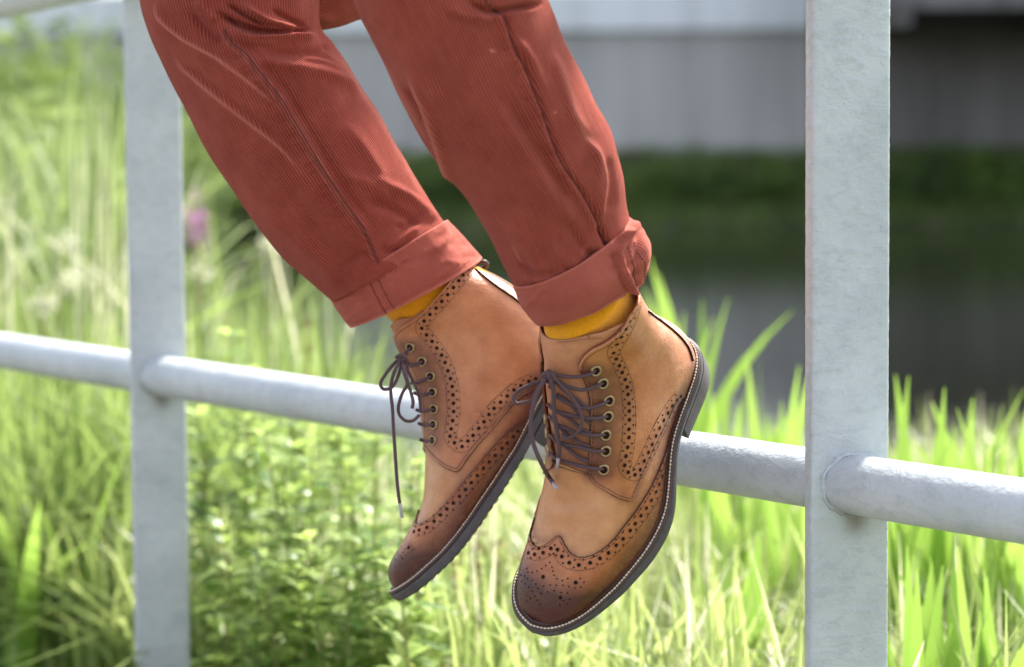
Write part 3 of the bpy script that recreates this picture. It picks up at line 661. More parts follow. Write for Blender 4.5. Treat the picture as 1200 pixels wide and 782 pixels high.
A_curve = [(804.6,395),(812.8,405.5),(815.8,417.8),(813.8,434),(809.7,454.6),(803.6,473),(798,489),(790,510.7),(785,539),(784,562),(783,582),(779,602.8),(770.8,623),(761.6,637.5),(753.6,650),(738,669.6),(717.8,690),(697,710.5),(676.8,724.8),(656.4,733),(636,736),(619.6,732),(607.3,720.7),(602,708.4),(603,698)]
zm = lambda x0, y0, s, L: [(x0+a/s, y0+b/s) for a, b in L]
A_tr = dict(
 sil=[(633,395),(632,420),(639,470),(642,500),(641,530),(639,560),(632,587),(626,608),(619,637),(611,665),(607,688),(757,362),(780,380),(798,394)],
 collar=[(745,349),(742,358),(736,371),(727,386),(716,396),(707,402),(695,408),(686,415),(680,423)],
 collar_edge=[(744,351),(736,371),(727,386),(716,396),(707,402),(695,408),(686,415),(680,424),(679,432)],
 facing=[(680,423),(679,432),(683,442),(688,455),(691,470),(692,490),(692,510),(691,530),(690,545),(690,557)],
 corner=[(690,557),(697,567),(710,575),(724,583),(739,587),(745,576),(755,553),(765,530),(777,505),(788,482),(797,466)],
 cap=[(627,607),(622.6,622),(623,634.5),(629,642),(636,641),(646,635),(655.4,627.6),(659.5,633.8),(663.5,642),(669.7,649),(679,653.8),(691,652),(703.4,646),(717.8,633.8),(730,618),(743.3,601.5),(753.4,586),(761.6,573),(769.8,556),(776,541),(782,526),(788,508)],
 capm=(655.4,627.6),
 band=[(741,357),(739,366),(735.7,375),(732,384),(727,393),(722,401.5),(718,411.5),(721,419),(724.5,427.5),(728,435.5),(731,444),(733,453),(734.5,462),(735.5,472.5),(736,482),(736,492.5),(735.5,503),(735,513),(734,524),(732,534),(730.5,545),(734.8,553),(742.4,556.3),(748.5,550),(753,540),(757.7,530),(762,521),(766.5,510.7),(770.8,501),(775.5,492),(780.6,483),(785.7,475),(791,468.5),(795.6,462.8)],
 wing=[(620.6,648.5),(627.7,650),(637.4,648.5),(646.6,643),(654.3,644.4),(659,653),(667.8,659.7),(679,661.6),(691.4,659.5),(702.8,654),(712.6,647.5),(721.4,639),(729.2,631),(737,621.8),(743.6,613),(750,604),(756.5,595),(762,586),(767,576.8),(771,567.6),(775,558),(778.6,549),(781.7,539.3)],
 wing_in=7, cap_off=(2.2,), fac_off=-3.2, hole_r=.00155,
 med_big=zm(595,600,4.8875,[(207,373),(390,404),(303,491)]),
 med_small=zm(595,600,4.8875,[(245,290),(222,310),(257,318),(198,328),(262,342),(172,341),(115,328),(146,351),(120,350),(268,364),(102,369),(121,381),(82,365),(86,400),(143,395),(105,411),(125,433),(164,414),(178,437),(208,425),(247,419),(285,384),(280,420),(314,395),(345,383),(319,421),(352,427),(232,458),(269,451),(309,459),(344,466),(194,468),(145,457),(160,483),(135,494),(174,505),(115,511),(187,527),(357,497),(339,524),(320,508),(299,531),(417,379),(435,402),(420,427),(386,434)]),
 tongue_top=[(637,387),(650,390),(670,393),(690,395),(706,393),(722,386)], tongue_base=[(652,546),(668,551),(682,555),(690,557)], tongue_stitch=[(655,393),(670,397),(690,398),(706,396)],
 back_seam=[(757,366),(770,376.5),(785,388),(797,399),(805,411),(809,424)],
 eyelets=[(697.3,433.7),(705.8,448.9),(712.8,469.4),(711.4,488),(709,509.4),(709,528.5),(707,549.6)], eye_r=.0054, lace_r=.00165, aglet=.013,
 creases=[([(640,600),(665,604),(690,600),(715,590)],.0012,9),([(640,585),(665,590),(700,585)],-.0012,7)],
 laces=[('bar',[(697.3,433.7,.0015),(690,439,.006),(675,442,.006),(660,441,.006),(648,439,.006),(642,439,.006)],.006),
  ('bar',[(705.8,448.9,.0015),(698,453,.006),(683,457,.006),(668,454,.005),(654,447,.006),(645,441,.006)],.006),
  ('bar',[(712.8,469.4,.0015),(703,475,.006),(688,478.5,.006),(674,476,.005),(660,470,.005),(648,462,.006)],.006),
  ('bar',[(711.4,488,.0015),(700,490.5,.006),(684,490,.006),(668,486.5,.005),(655,483,.006),(645,477,.006),(642,474,.003)],.006),
  ('bar',[(709,509.4,.0015),(697,510.5,.006),(680,508,.006),(665,503,.005),(654,498,.006),(646,491,.006),(643,488,.003)],.006),
  ('bar',[(709,528.5,.0015),(697,529,.006),(680,524.5,.006),(663,521,.005),(652,518,.006),(647,512,.006),(644,509,.003)],.006),
  ('bar',[(707,549.6,.0015),(695,549,.006),(680,546,.006),(665,542,.005),(652,538,.006),(645,531,.006),(642,528,.003)],.006),
  ('x',[(652,462),(664,470),(678,484),(692,497)],.0035),('x',[(654,483),(668,492),(682,503),(692,508)],.0035),('x',[(655,500),(668,512),(682,520),(691,524)],.0035),('x',[(656,518),(668,528),(680,537),(690,541)],.0035),('x',[(650,447),(662,458),(678,470),(691,482)],.0035),
  ('knot',[(636,441),(641,437),(647,438),(650,443),(646,447),(640,446),(637,441),(643,439)],.010),
  ('knot',[(642,434),(644,440),(646,448),(645,454)],.012),
  ('loop',[(644,441),(636,447),(622,451),(608,458),(602,467),(605,473),(613,472),(622,470),(627,463),(633,452),(642,442)],.012),
  ('loop',[(647,440),(658,452),(671,467),(681,485),(681,499),(673,510),(664,514),(658,509)],.011),
  ('end',[(645,443),(648,455),(649,472),(650,490),(653,508),(655.5,525),(654.5,536)],.013),
  ('end',[(640,443),(630,460),(624,480),(622,500),(625,520),(633,540),(642,557),(648,566)],.014)],
 tab=None)
B_marks = [((553,316),(6,0,165)),((482,407),(100,26,150)),((509,516),(150,24,98)),((536,551),(170,44,52))]
B_curve = [(459.5,692),(472,687),(486,675.6),(508.7,654.5),(534,627.8),(553.7,602.5),(570.6,574),(587.5,550.5),(604.3,523.7),(617,500),(626,484),(638,460)]
B_tr = dict(
 sil=[(462,394),(468,413),(479,431),(487,449),(493,470),(495,490),(496,515),(498,540),(498,565),(494,590),(487,612),(475,635),(460,655),(453,670),(567,315),(585,328),(600,339),(614,349)],
 collar=[(556,310),(540,316),(524,335),(508,353),(497,365),(486,374),(476,380),(468,385)],
 collar_edge=[(556,310),(540,316),(524,335),(508,353),(497,365),(486,374),(476,380),(468,385)],
 facing=[(468,385),(463,394),(465,405),(472,418),(481,430),(488,445),(493,460),(496,480),(497,500),(498,524)],
 corner=[(498,524),(506,534),(515,543),(526,550),(537,552.5),(547.5,538),(559,523),(575,505),(591,486),(602,473),(616,462),(630,455)],
 cap=[(491.5,598),(488,610),(488,615),(494.7,613.7),(506,608),(520,594),(537,574),(553.7,553),(570.6,533.6),(587.5,515),(601.5,502.7),(614,492),(624,478)],
 capm=None,
 band=[(547.4,318),(542,324),(537,330),(530.8,337.6),(524.3,345.6),(517.6,353),(510.9,360.7),(504,368),(497.4,375.7),(494.8,384),(500.4,392),(506.8,400),(512.2,408),(517.6,416.3),(522,425),(525.6,434.5),(528.6,444),(530.5,453.4),(531.3,463.3),(532,473.2),(532.2,483),(531.2,493.2),(529.8,502.7),(528.4,511.7),(533.5,519.8),(542.2,524),(548.7,517.6),(554.8,510.5),(561,503),(567.2,494.8),(573,485.6),(579,478.6),(586.6,470.8),(594.4,463.8),(602.2,457),(610.5,451.5),(619.4,447),(627.5,444)],
 wing=[(486.2,623.6),(492.7,621.6),(501,618.5),(509,611.5),(516.6,604),(524,596.8),(531.5,589.8),(538.5,582),(545.6,573.8),(552.3,565.6),(559,557.5),(565.8,549.3),(572.8,541.5),(580,533.9),(587.5,526),(594.5,518.7),(601,511.7),(606.6,505)],
 wing_in=6.5, cap_off=(2,), fac_off=-3, hole_r=.00155,
 med_big=zm(430,490,3.5565,[(177,541)]), med_small=zm(430,490,3.5565,[(163,548),(190,535),(190,552),(175,560),(155,562),(166,572),(142,577),(150,585),(125,592),(136,570),(201,545),(180,527)]),
 tongue_top=[(461,379),(466,375),(474,374),(484,372),(492,366)], tongue_base=None, tongue_stitch=None,
 back_seam=[(556,318),(575,333),(590,343.5),(605,354),(618,365),(630,378)],
 eyelets=[(482,406.9),(495.8,423.5),(505.5,441),(507.9,459.5),(509.5,479.7),(509.8,497.5),(509,516)], eye_r=.0053, lace_r=.00165, aglet=.018,
 creases=[([(505,560),(520,572),(535,585)],.0010,9)],
 laces=[('bar',[(482,406.9,.0015),(477,412,.005),(471,418,.006),(466,422,.007)],.006),('bar',[(495.8,423.5,.0015),(488,427,.005),(479,428,.006),(472,424,.007)],.006),
  ('bar',[(505.5,441,.0015),(497,445,.005),(488,449,.006),(481,449,.005)],.006),('bar',[(507.9,459.5,.0015),(500,462,.005),(491,463,.006),(484,460,.006)],.006),
  ('bar',[(509.5,479.7,.0015),(501,481,.005),(493,482,.006),(487,480,.006)],.006),('bar',[(509.8,497.5,.0015),(503,498,.005),(495,498,.005),(490,496,.006)],.006),('bar',[(509,516,.0015),(503,517,.005),(497,517,.005),(492,515,.006)],.006)],
 free=[([(468,421,2.33),(475,424,2.32),(478,434,2.32),(484,447,2.33),(489,458,2.33),(492,470,2.34),(493,484,2.34)],0),
  ([(469,420,2.32),(462,426,2.31),(453,437,2.30),(446,449,2.30),(449,456,2.30),(458,455,2.30),(464,447,2.30),(468,436,2.31),(471,424,2.32)],0),
  ([(470,421,2.31),(464,432,2.30),(459,446,2.30),(458,460,2.30),(460,480,2.30),(461,500,2.30),(463,530,2.30),(465,560,2.30),(467,580,2.30),(468.5,590,2.30)],1),
  ([(471,421,2.31),(473,435,2.30),(477,450,2.30),(471,462,2.30),(467,476,2.30),(468,486,2.31),(475,493,2.31),(484,493,2.32),(491,487,2.33)],0),
  ([(472,422,2.31),(476,440,2.30),(480,455,2.30),(484,470,2.30),(483,479,2.30)],0),
  ([(464,419,2.31),(470,416,2.305),(476,420,2.305),(474,427,2.31),(467,426,2.31)],0)],
 tab=[(552,312,2.385),(560,308,2.38),(568,307,2.38),(571,311,2.385),(566,314.5,2.39),(556,315,2.39)])
bootA, dfA = make_boot(True, (1.65302106, 2.60014757, -1.07874543, 174.2, 21.0, 2248.3), A_marks, A_curve, A_tr, 'tan brogue ankle boot in front, toe towards the viewer, heel against the rail')
bootB, dfB = make_boot(False, (-.859725733, -1.67129065, 1.72449598, 90.07, 36.55, 2374.96), B_marks, B_curve, B_tr, 'tan brogue ankle boot seen side on behind the front one, a long lace end hanging')
# ------------------------------------------------------------------ PERSON: trousers, turn-ups, socks
person = empty('person', P(480, -150, 2.3)); tag(person, 'seated person in rust corduroy trousers with rolled cuffs and yellow socks, seen below the knees', 'person')
def leg_tube(name, pairs, depths, kz, tilt, folds, nu, nv=240, seamfade=None, closed_top=True, wear_rim_lines=()):
    Lp = catmull([p[:2] for p in pairs], 30); Rp = catmull([p[2:] for p in pairs], 30); Lp = polyres(Lp, n=nu); Rp = polyres(Rp, n=nu)
    dd = np.interp(np.linspace(0, 1, nu), np.linspace(0, 1, len(depths)), depths); th = np.linspace(0, 2*np.pi, nv, endpoint=False)
    C = (CF(Lp[:, 0], Lp[:, 1], dd)+CF(Rp[:, 0], Rp[:, 1], dd))/2; a = (CF(Rp[:, 0], Rp[:, 1], dd)-CF(Lp[:, 0], Lp[:, 1], dd))/2; r = np.linalg.norm(a, axis=1)
    b = np.zeros_like(a); b[:, 2] = -r*kz; ax = np.gradient(C, axis=0); ax /= np.linalg.norm(ax, axis=1)[:, None]
    b = b+np.c_[0*r, r*tilt, 0*r]
    G = C[:, None]+np.cos(th)[None, :, None]*a[:, None]+np.sin(th)[None, :, None]*b[:, None]
    n_ = np.cross(np.gradient(G, axis=0), np.roll(G, -1, 1)-np.roll(G, 1, 1)); n_ /= np.linalg.norm(n_, axis=2, keepdims=True)+1e-12
    if (n_*(G-C[:, None])).sum() < 0: n_ = -n_
    px = np.stack([CX+FPX*G[..., 0]/G[..., 2], CY+FPX*G[..., 1]/G[..., 2]], -1).reshape(-1, 2); fr = np.clip(-n_[..., 2]*3+.1, 0, 1).reshape(-1)
    disp = np.zeros(nu*nv); wear_rim = np.zeros(nu*nv)
    for ln_, amp, wd, *k in folds:
        amp *= 1.15; wd *= .66
        d_, s_, t_ = dline(px, catmull(ln_, 5)); m_ = np.clip(5*np.minimum(t_, 1-t_), 0, 1); m_ = m_*m_*(3-2*m_)
        if k and k[0] == 'step': disp += amp*m_*fr*(s_*(1-np.exp(-(d_/2.5)**2))*np.exp(-(d_/wd)**2))
        else: disp += amp*m_*fr*np.exp(-(d_/wd)**2)
    for ln_, amp, wd in wear_rim_lines:  # worn seams and ridges, plus rim light painted along the leg edges
        d_, s_, t_ = dline(px, catmull(ln_, 5)); m_ = np.clip(6*np.minimum(t_, 1-t_), 0, 1); wear_rim += amp*m_*fr*np.exp(-(d_/wd)**2)
    # slow waviness of heavy cloth
    ph = RNG.uniform(0, 6.28, 12); uu = np.linspace(0, 1, nu)[:, None]; tt = th[None, :]
    wav = sum(np.sin((3+k*1.7)*uu*2*np.pi*.6+(1+k % 4)*tt+ph[k])/(2+k) for k in range(8)); disp += .0011*wav.reshape(-1)
    G = G+n_*disp.reshape(nu, nv, 1)
    su = np.r_[0, np.cumsum(np.linalg.norm(np.diff(C, axis=0), axis=1))]; uv = np.zeros((nu, nv, 3)); uv[..., 0] = (th[None]-np.pi/2)*r.mean()*1.0; uv[..., 1] = su[:, None]
    return G, n_, px.reshape(nu, nv, 2), uv, wear_rim.reshape(nu, nv)
def put_tube(name, G, uv, wear_rim, mat, parent, close=True, solid=None):
    m_ = MB().grid(G, True); v, f = m_.arrays(); b = G.shape[1]
    if close: f += [tuple(range(b))[::-1], tuple((G.shape[0]-1)*b+j for j in range(b))]
    o = part(name, W(v), f, mat, parent, attrs={'wuv': uv.reshape(-1, 3), 'wear_rim': np.clip(wear_rim.reshape(-1), 0, 1)})
    if solid: md = o.modifiers.new('thick', 'SOLIDIFY'); md.thickness = solid; md.offset = 0
    return o
def line_on(G, px, n_, pts, lift, r, mat, parent, name, dash=None):
    fm = n_[..., 2] < -.05; fp = px[fm]; fg = G[fm]; fn = n_[fm]; q = polyres(catmull(pts, 6), step=1.6); out = []
    for x in q:
        d2 = ((fp-x)**2).sum(1); i = np.argsort(d2)[:5]; w_ = 1/(d2[i]+.2); w_ /= w_.sum(); out.append(w_@(fg[i]+fn[i]*lift))
    out = np.array(out)
    for _ in range(3): out[1:-1] = (out[:-2]+2*out[1:-1]+out[2:])/4
    m_ = MB()
    if dash:
        for i in range(0, len(out)-2, 2): m_.tube(out[i:i+2], r, 5)
    else: m_.tube(out, r, 6)
    v, f = m_.arrays(); o = part(name, W(v), f, mat, parent)
    if dash: tag(o, kind='stuff')
    return o
# leg over the rear boot
pB = [(390,352,527,270),(358,325,507,240),(330,300,488,208),(300,262,466,172),(270,220,445,138),(240,172,424,103),(213,120,406,72),(191,75,390,50),(175,36,376,30),(165,0,374,-12),(166,-50,368,-50),(190,-92,340,-88),(230,-110,300,-108)]
sB = [(262,34),(272.6,50.7),(289.5,64.7),(309,90),(329,115),(345.8,143.5),(360,167),(381,202),(405.5,240.5),(426.5,268.5),(444,307)]
foldB = [([(250,12),(275,26),(305,36),(340,37),(372,36)],-.010,5),([(262,30),(290,42),(320,44),(352,42),(376,46)],.007,8),([(282,4),(305,20),(330,30),(350,36)],.008,6),([(262,2),(285,16),(310,28),(338,33)],-.007,4),
 ([(290,64),(320,74),(360,80),(400,92),(425,112)],.004,9),([(300,56),(340,62),(375,62),(398,72)],-.004,9),
 ([(181,4),(191,24),(216,46),(253,68),(290,96)],.0045,5),([(200,66),(225,90),(258,118),(300,150),(340,185)],.003,6),([(215,75),(245,100),(290,135),(340,175)],-.003,8),
 (sB,.0022,4),([(x+9,y-6) for x, y in sB],-.0022,5),([(430,205),(455,218),(482,231),(503,250),(512,262)],.0042,9),([(425,235),(455,243),(480,255),(500,268)],-.004,9),([(395,205),(430,215),(460,235)],.003,10),
 ([(300,250),(340,275),(380,310),(400,340)],.003,14),([(330,215),(370,262),(400,310)],-.003,14),([(400,140),(430,180),(455,215)],.003,12),([(215,8),(245,40),(262,50)],-.006,7),([(228,0),(255,26)],.005,6),
 ([(440,290),(470,295),(500,285)],-.003,8),([(395,318),(420,300),(436,296)],-.0025,6),([(452,292),(476,276),(498,258)],.0028,6),([(462,268),(482,262),(500,246)],-.0025,6),([(266,22),(288,36),(312,40)],-.004,4),([(306,24),(330,36),(352,40)],.004,4),([(316,10),(342,24),(360,32)],-.004,4),([(272,40),(296,50),(330,52)],.003,4),([(376,52),(392,60),(402,74)],-.003,5),([(352,66),(380,72),(404,84)],.0025,5)]
for k in range(20):                             # puckers along the felled side seam
    i = 2+k*(len(sB)-4)/20; a = np.array(sB[int(i)])*(1-i % 1)+np.array(sB[int(i)+1])*(i % 1); foldB.append(([tuple(a+(-18,8)), tuple(a+(-9,3)), tuple(a+(-2,1))], .0016 if k % 2 else -.0014, 3.2))
GB, nB, pxB, uvB, wB = leg_tube('leg', pB, [2.36,2.36,2.355,2.35,2.345,2.34,2.335,2.33,2.33,2.33,2.33,2.33,2.33], .82, .12, foldB, 300, wear_rim_lines=[(sB, .5, 2), ([(181,4),(191,24),(216,46),(253,68),(290,96),(330,130)], .6, 1.8), ([(202,66),(225,90),(258,118),(287,141),(329,175),(357,208)], .55, 1.6), ([(x-5,y+3) for x, y in sB], .25, 1.5), ([(385,50),(404,72),(424,104),(444,138),(466,172),(487,208),(505,238)], .5, 4)])  # the last pale line paints rim light down the right edge
lB = put_tube('trouser_leg', GB, uvB, wB, M['cord'], person)
line_on(GB, pxB, nB, sB, .0008, .0009, M['seamd'], lB, 'side_seam'); line_on(GB, pxB, nB, [(x-4,y+2.4) for x, y in sB], .0007, .0005, M['seam'], lB, 'seam_thread')
# thigh above it, going back to the top rail
pT = [(205,-90,215,-20),(250,-128,262,8),(300,-140,300,34),(350,-142,350,37),(400,-144,398,31),(430,-146,425,22),(480,-150,470,8),(560,-165,560,-10),(640,-170,640,-30)]
GT, nT, pxT, uvT, wT = leg_tube('thigh', [(c, d, a, b) for a, b, c, d in pT], [2.34,2.35,2.36,2.38,2.40,2.42,2.45,2.5,2.55], .85, 0, [([(262,0),(300,12),(345,30)],.005,7),([(290,-6),(325,14),(362,30)],-.006,5),([(310,-8),(350,12),(395,22)],.004,9)], 160)
lT = put_tube('trouser_thigh', GT, uvT, wT, M['cord'], person)
# leg over the front boot
pA = [(604,338,741,268),(590,310,734,240),(567,266,729,200),(540,227,718,162),(513,191,699,122),(489,152,682,86),(467,111,665,54),(448,71,653,24),(430,34,643,0),(412,0,632,-36),(398,-50,620,-90),(396,-100,612,-140)]
sA = [(570,-2),(573,6),(586,14),(594,27),(603,57),(616.5,79.5),(627,105),(639,138),(648,165),(660,192),(675,214.5),(689,237),(699.5,258),(712,280),(724,300)]
foldA = [(sA,-.0030,3.5),([(x-6,y+3) for x, y in sA],.0022,5),([(545,0),(575,14),(600,10),(640,4)],-.006,5),([(520,8),(552,20),(580,24)],.004,9),
 ([(470,95),(485,128),(500,165),(515,205),(528,232)],-.007,7),([(478,84),(496,120),(510,158),(522,195),(534,225)],.005,6),
 ([(560,90),(590,140),(625,195),(655,240),(680,270)],.005,16),([(590,110),(620,160),(650,205),(672,238)],-.004,13),([(500,60),(535,110),(570,165),(600,220)],-.003,18),([(440,40),(480,80),(520,130)],.003,14),
 ([(690,160),(700,185),(706,210),(703,240),(700,262)],.004,7),([(712,182),(717,205),(717,230),(712,250)],-.002,8),
 ([(650,60),(662,95),(672,130),(690,160)],.0022,9),([(660,255),(680,285),(700,305)],-.004,9),([(640,270),(655,300),(690,318)],.003,10),([(590,250),(620,290),(645,325)],.004,14),([(700,262),(712,285),(722,300)],-.006,6),
 ([(640,320),(675,325),(705,308)],-.003,8),([(600,40),(625,75),(640,110)],.003,9),([(612,322),(640,326),(668,316)],.003,6),([(604,305),(625,318),(645,318)],-.0025,6),([(655,308),(676,300),(694,284)],.003,6),([(668,318),(690,306),(706,290)],-.003,5),([(520,14),(545,24),(568,26)],-.003,6),([(430,20),(450,34),(470,40)],.002,8)]
for k in range(14):
    i = 4+k*(len(sA)-7)/14; a = np.array(sA[int(i)])*(1-i % 1)+np.array(sA[int(i)+1])*(i % 1); foldA.append(([tuple(a+(-16,4)), tuple(a+(-8,1)), tuple(a+(-2,0))], .0014 if k % 2 else -.0013, 3.4))
GA, nA, pxA, uvA, wA = leg_tube('leg', pA, [2.075,2.067,2.055,2.045,2.035,2.027,2.02,2.013,2.006,2.0,1.99,1.98], .80, .22, foldA, 320, wear_rim_lines=[([(478,84),(496,120),(510,158),(522,195),(534,225)], .5, 2), ([(447,71),(467,111),(489,152),(513,191)], .4, 4), ([(648,45),(660,90),(672,130),(688,160),(703,190),(703,240)], .35, 3), ([(574,58),(580,62)], 1, 1.5), ([(650,131),(652,133)], 1, 1.5), ([(600,285),(612,312)], .4, 1.2)])  # the second pale line paints rim light down the left edge
lA = put_tube('trouser_leg', GA, uvA, wA, M['cord'], person)
line_on(GA, pxA, nA, sA, .0006, .0008, M['seamd'], lA, 'side_seam')
# turn-ups
hem_A = [(626,377),(645,380),(664,378),(690,368),(712,356),(730,345)]
def cuff(rows, depth, kz, folds, parent, nv=240, thick=.0030, label=None, up=20):
    # rows: left x,y, right x,y, sag of the front edge in px
    rows = np.array(rows, float); t = np.linspace(0, 1, len(rows)); tt = np.linspace(0, 1, up*len(rows)); Rr = np.stack([pchip(t, rows[:, k], tt) for k in range(5)], 1); th = np.linspace(0, 2*np.pi, nv, endpoint=False)
    dz = np.interp(tt, [0, 1], depth); L_ = CF(Rr[:, 0], Rr[:, 1], dz); R2 = CF(Rr[:, 2], Rr[:, 3], dz); C = (L_+R2)/2; a = (R2-L_)/2; r = np.linalg.norm(a, axis=1)
    b = np.c_[0*r, Rr[:, 4]*dz/FPX, -r*kz]; G = C[:, None]+np.cos(th)[None, :, None]*a[:, None]+np.sin(th)[None, :, None]*b[:, None]
    n_ = np.cross(np.gradient(G, axis=0), np.roll(G, -1, 1)-np.roll(G, 1, 1)); n_ /= np.linalg.norm(n_, axis=2, keepdims=True)
    if (n_*(G-C[:, None])).sum() < 0: n_ = -n_
    px = np.stack([CX+FPX*G[..., 0]/G[..., 2], CY+FPX*G[..., 1]/G[..., 2]], -1); fr = np.clip(-n_[..., 2]*3+.2, 0, 1).reshape(-1); disp = np.zeros(G.shape[0]*nv)
    for ln_, amp, wd in folds:
        d_, s_, t_ = dline(px.reshape(-1, 2), catmull(ln_, 5)); disp += amp*fr*np.exp(-(d_/wd)**2)
    ph = RNG.uniform(0, 6, 6); disp += .0010*(np.sin(3*th+ph[0])+np.sin(5*th+ph[1])*.6+np.sin(8*th+ph[2])*.35)[None].repeat(G.shape[0], 0).reshape(-1)
    for _ in range(26):                          # small crumples in the turned-up cloth
        q0 = px.reshape(-1, 2)[RNG.integers(0, disp.size)]; a_ = RNG.normal(-.5, .5); l_ = RNG.uniform(10, 26); e_ = np.array([math.cos(a_), math.sin(a_)])*l_; d_, s_, t_ = dline(px.reshape(-1, 2), [q0-e_, q0+e_]); disp += RNG.choice([-1, 1])*.0011*fr*np.exp(-(d_/4.0)**2)*np.clip(4*np.minimum(t_, 1-t_), 0, 1)
    G = G+n_*disp.reshape(G.shape[0], nv, 1); uv = np.zeros(G.shape); uv[..., 0] = th[None]*r.mean(); uv[..., 1] = tt[:, None]*.05
    e = np.zeros((G.shape[0], nv)); e[-6:] = np.linspace(0, .55, 6)[:, None]; e[:5] += np.linspace(.35, 0, 5)[:, None]
    # outer face, rolled lower edge, inner face
    inn = G-n_*thick; mid_b = (G[-1]+inn[-1])/2+(G[-1]-G[-2])*1.2; mid_t = (G[0]+inn[0])/2+(G[0]-G[1])*1.2
    full = np.concatenate([mid_t[None], G, mid_b[None], inn[::-1], mid_t[None]]); f_uv = np.concatenate([uv[:1], uv, uv[-1:], uv[::-1], uv[:1]]); f_e = np.concatenate([e[:1], e, e[-1:], e[::-1], e[:1]])
    o = put_tube('cuff', full, f_uv, f_e, M['cordin'], parent, close=False); return o, G, n_, px
cB, gcB, ncB, pcB = cuff([(384,345,524,258,4),(391,357,536,270,5),(402,373,552,288,7),(411,384,565,303,9)], (2.36, 2.375), .80, [([(519,262),(524,278),(512,290)],.003,6),([(428,326),(438,350),(452,375)],.0018,3),([(452,318),(462,340),(474,362)],.0018,3)], lB)
for s_ in ([(431,324),(440,345),(455,372)],[(440,319),(450,342),(464,366)]): line_on(gcB, pcB, ncB, s_, .0006, .0006, M['seamd'], cB, 'cuff_stitch', dash=True)
line_on(gcB, pcB, ncB, [(416,378),(440,368),(470,352),(500,336),(530,319),(555,302)], .0004, .0004, M['seam'], cB, 'hem_stitch', dash=True)
cA, gcA, ncA, pcA = cuff([(600,331,737,256,24),(603,342,748,268,24),(610,356,761,288,22),(618,368,760,305,20),(627,377,751,330,16)], (2.070, 2.090), .80,
 [([(703,262),(718,268),(736,276)],.004,6),([(736,276),(728,290),(726,300),(736,325),(743,344)],.006,4),([(722,300),(730,325),(738,345)],-.004,3),([(745,265),(755,295),(752,330)],.003,5),([(747,272),(745,300),(746,335)],-.002,3)], lA)
for s_ in ([(736,290),(744,312),(746,338)],[(742,285),(752,308),(752,330)]): line_on(gcA, pcA, ncA, s_, .0006, .0006, M['seamd'], cA, 'cuff_stitch', dash=True)
line_on(gcA, pcA, ncA, hem_A, .0004, .0004, M['seam'], cA, 'hem_stitch', dash=True)
def sock(name, dfm, a, b, w0, w1, dx0=0):
    rows = []
    for k, t in enumerate(np.linspace(0, 1, 24)):
        c = np.array(a)*(1-t)+np.array(b)*t; th = np.linspace(0, 2*np.pi, 96, endpoint=False); r = w0*(1-t)+w1*t
        rows.append(np.c_[c[0]+r*1.08*np.cos(th)*1.0, c[1]+r*.80*np.sin(th), c[2]-.28*(r*np.cos(th))+0*th])
    G = dfm(np.array(rows)); G = G; m_ = MB().grid(G, True); v, f = m_.arrays(); f += [tuple(range(96))[::-1], tuple(23*96+j for j in range(96))]
    return part(name, W(v), f, M['sock'], person)
sock('sock', dfA, (52, 0, 120), (46, 0, 205), 41, 40); sock('sock', dfB, (52, 0, 120), (44, 0, 215), 41, 42)

# ------------------------------------------------------------------ PLANTS
def blades(base, h, wd, lean, bend, az, nseg=4, face=None, cup=.25):
    n = len(base); t = np.linspace(0, 1, nseg+1); d = np.stack([np.cos(az), np.sin(az), 0*az], -1); fa = az+np.pi/2 if face is None else face; sd = np.stack([np.cos(fa), np.sin(fa), 0*fa], -1)
    rows = []
    for k, tt in enumerate(t):
        out = (lean*tt+bend*tt**2.4)*h; zz = h*(tt-.35*np.abs(bend)*tt**3-.12*lean*lean*tt)
        c = base+d*out[:, None]; c[:, 2] += zz; wk = wd*(.55+.9*tt-1.45*tt**2.2 if k < nseg else .02*np.ones(n))/2
        wk = wd/2*max(.04, min(1, .6+1.1*tt)*(1-tt**2.6)); rows.append(np.stack([c-sd*wk[:, None], c+sd*wk[:, None]], 1))
    V = np.stack(rows, 1).reshape(n, -1, 3); m_ = (nseg+1)*2; F = np.array([[2*k, 2*k+1, 2*k+3, 2*k+2] for k in range(nseg)])
    F = (F[None]+(np.arange(n)*m_)[:, None, None]).reshape(-1, 4); return V.reshape(-1, 3), F, m_
def inpatch(n, y0, y1, p0, p1, pw=1.0, clear=.13):      # random ground points inside a wedge of the field
    y = y0+(y1-y0)*RNG.random(n)**pw; px = p0+(p1-p0)*RNG.random(n); x = (px-600)/FPX*y
    dist = (x-A0[0])*rn[0]+(y-A0[1])*rn[1]; ok = dist > clear; y = y[ok]; x = x[ok]; return np.stack([x, y, gz(x, y)-.01], -1)
def field(name, n, y0, y1, p0, p1, h, wd, mat, label, cat, pw=1.0, bend=.5, tint=None, clump=0, nseg=4):
    b = inpatch(n, y0, y1, p0, p1, pw, .28 if name == 'dry_grass' else .13); n = len(b)
    if clump: 
        c_ = b[:clump]; k = RNG.integers(0, clump, n); b = c_[k]+np.c_[RNG.normal(0, .05, n), RNG.normal(0, .05, n), np.zeros(n)]
    hh = h[0]+(h[1]-h[0])*RNG.random(n); V, F, m_ = blades(b, hh, wd*(.6+.8*RNG.random(n)), RNG.normal(0, .13, n), np.abs(RNG.normal(0, bend, n)), RNG.random(n)*2*np.pi, nseg)
    r = RNG.random(n)**1.25; o = part(name, V, F, mat, attrs={'rnd': np.repeat(r, m_)}); tag(o, label, cat, kind='stuff'); return o
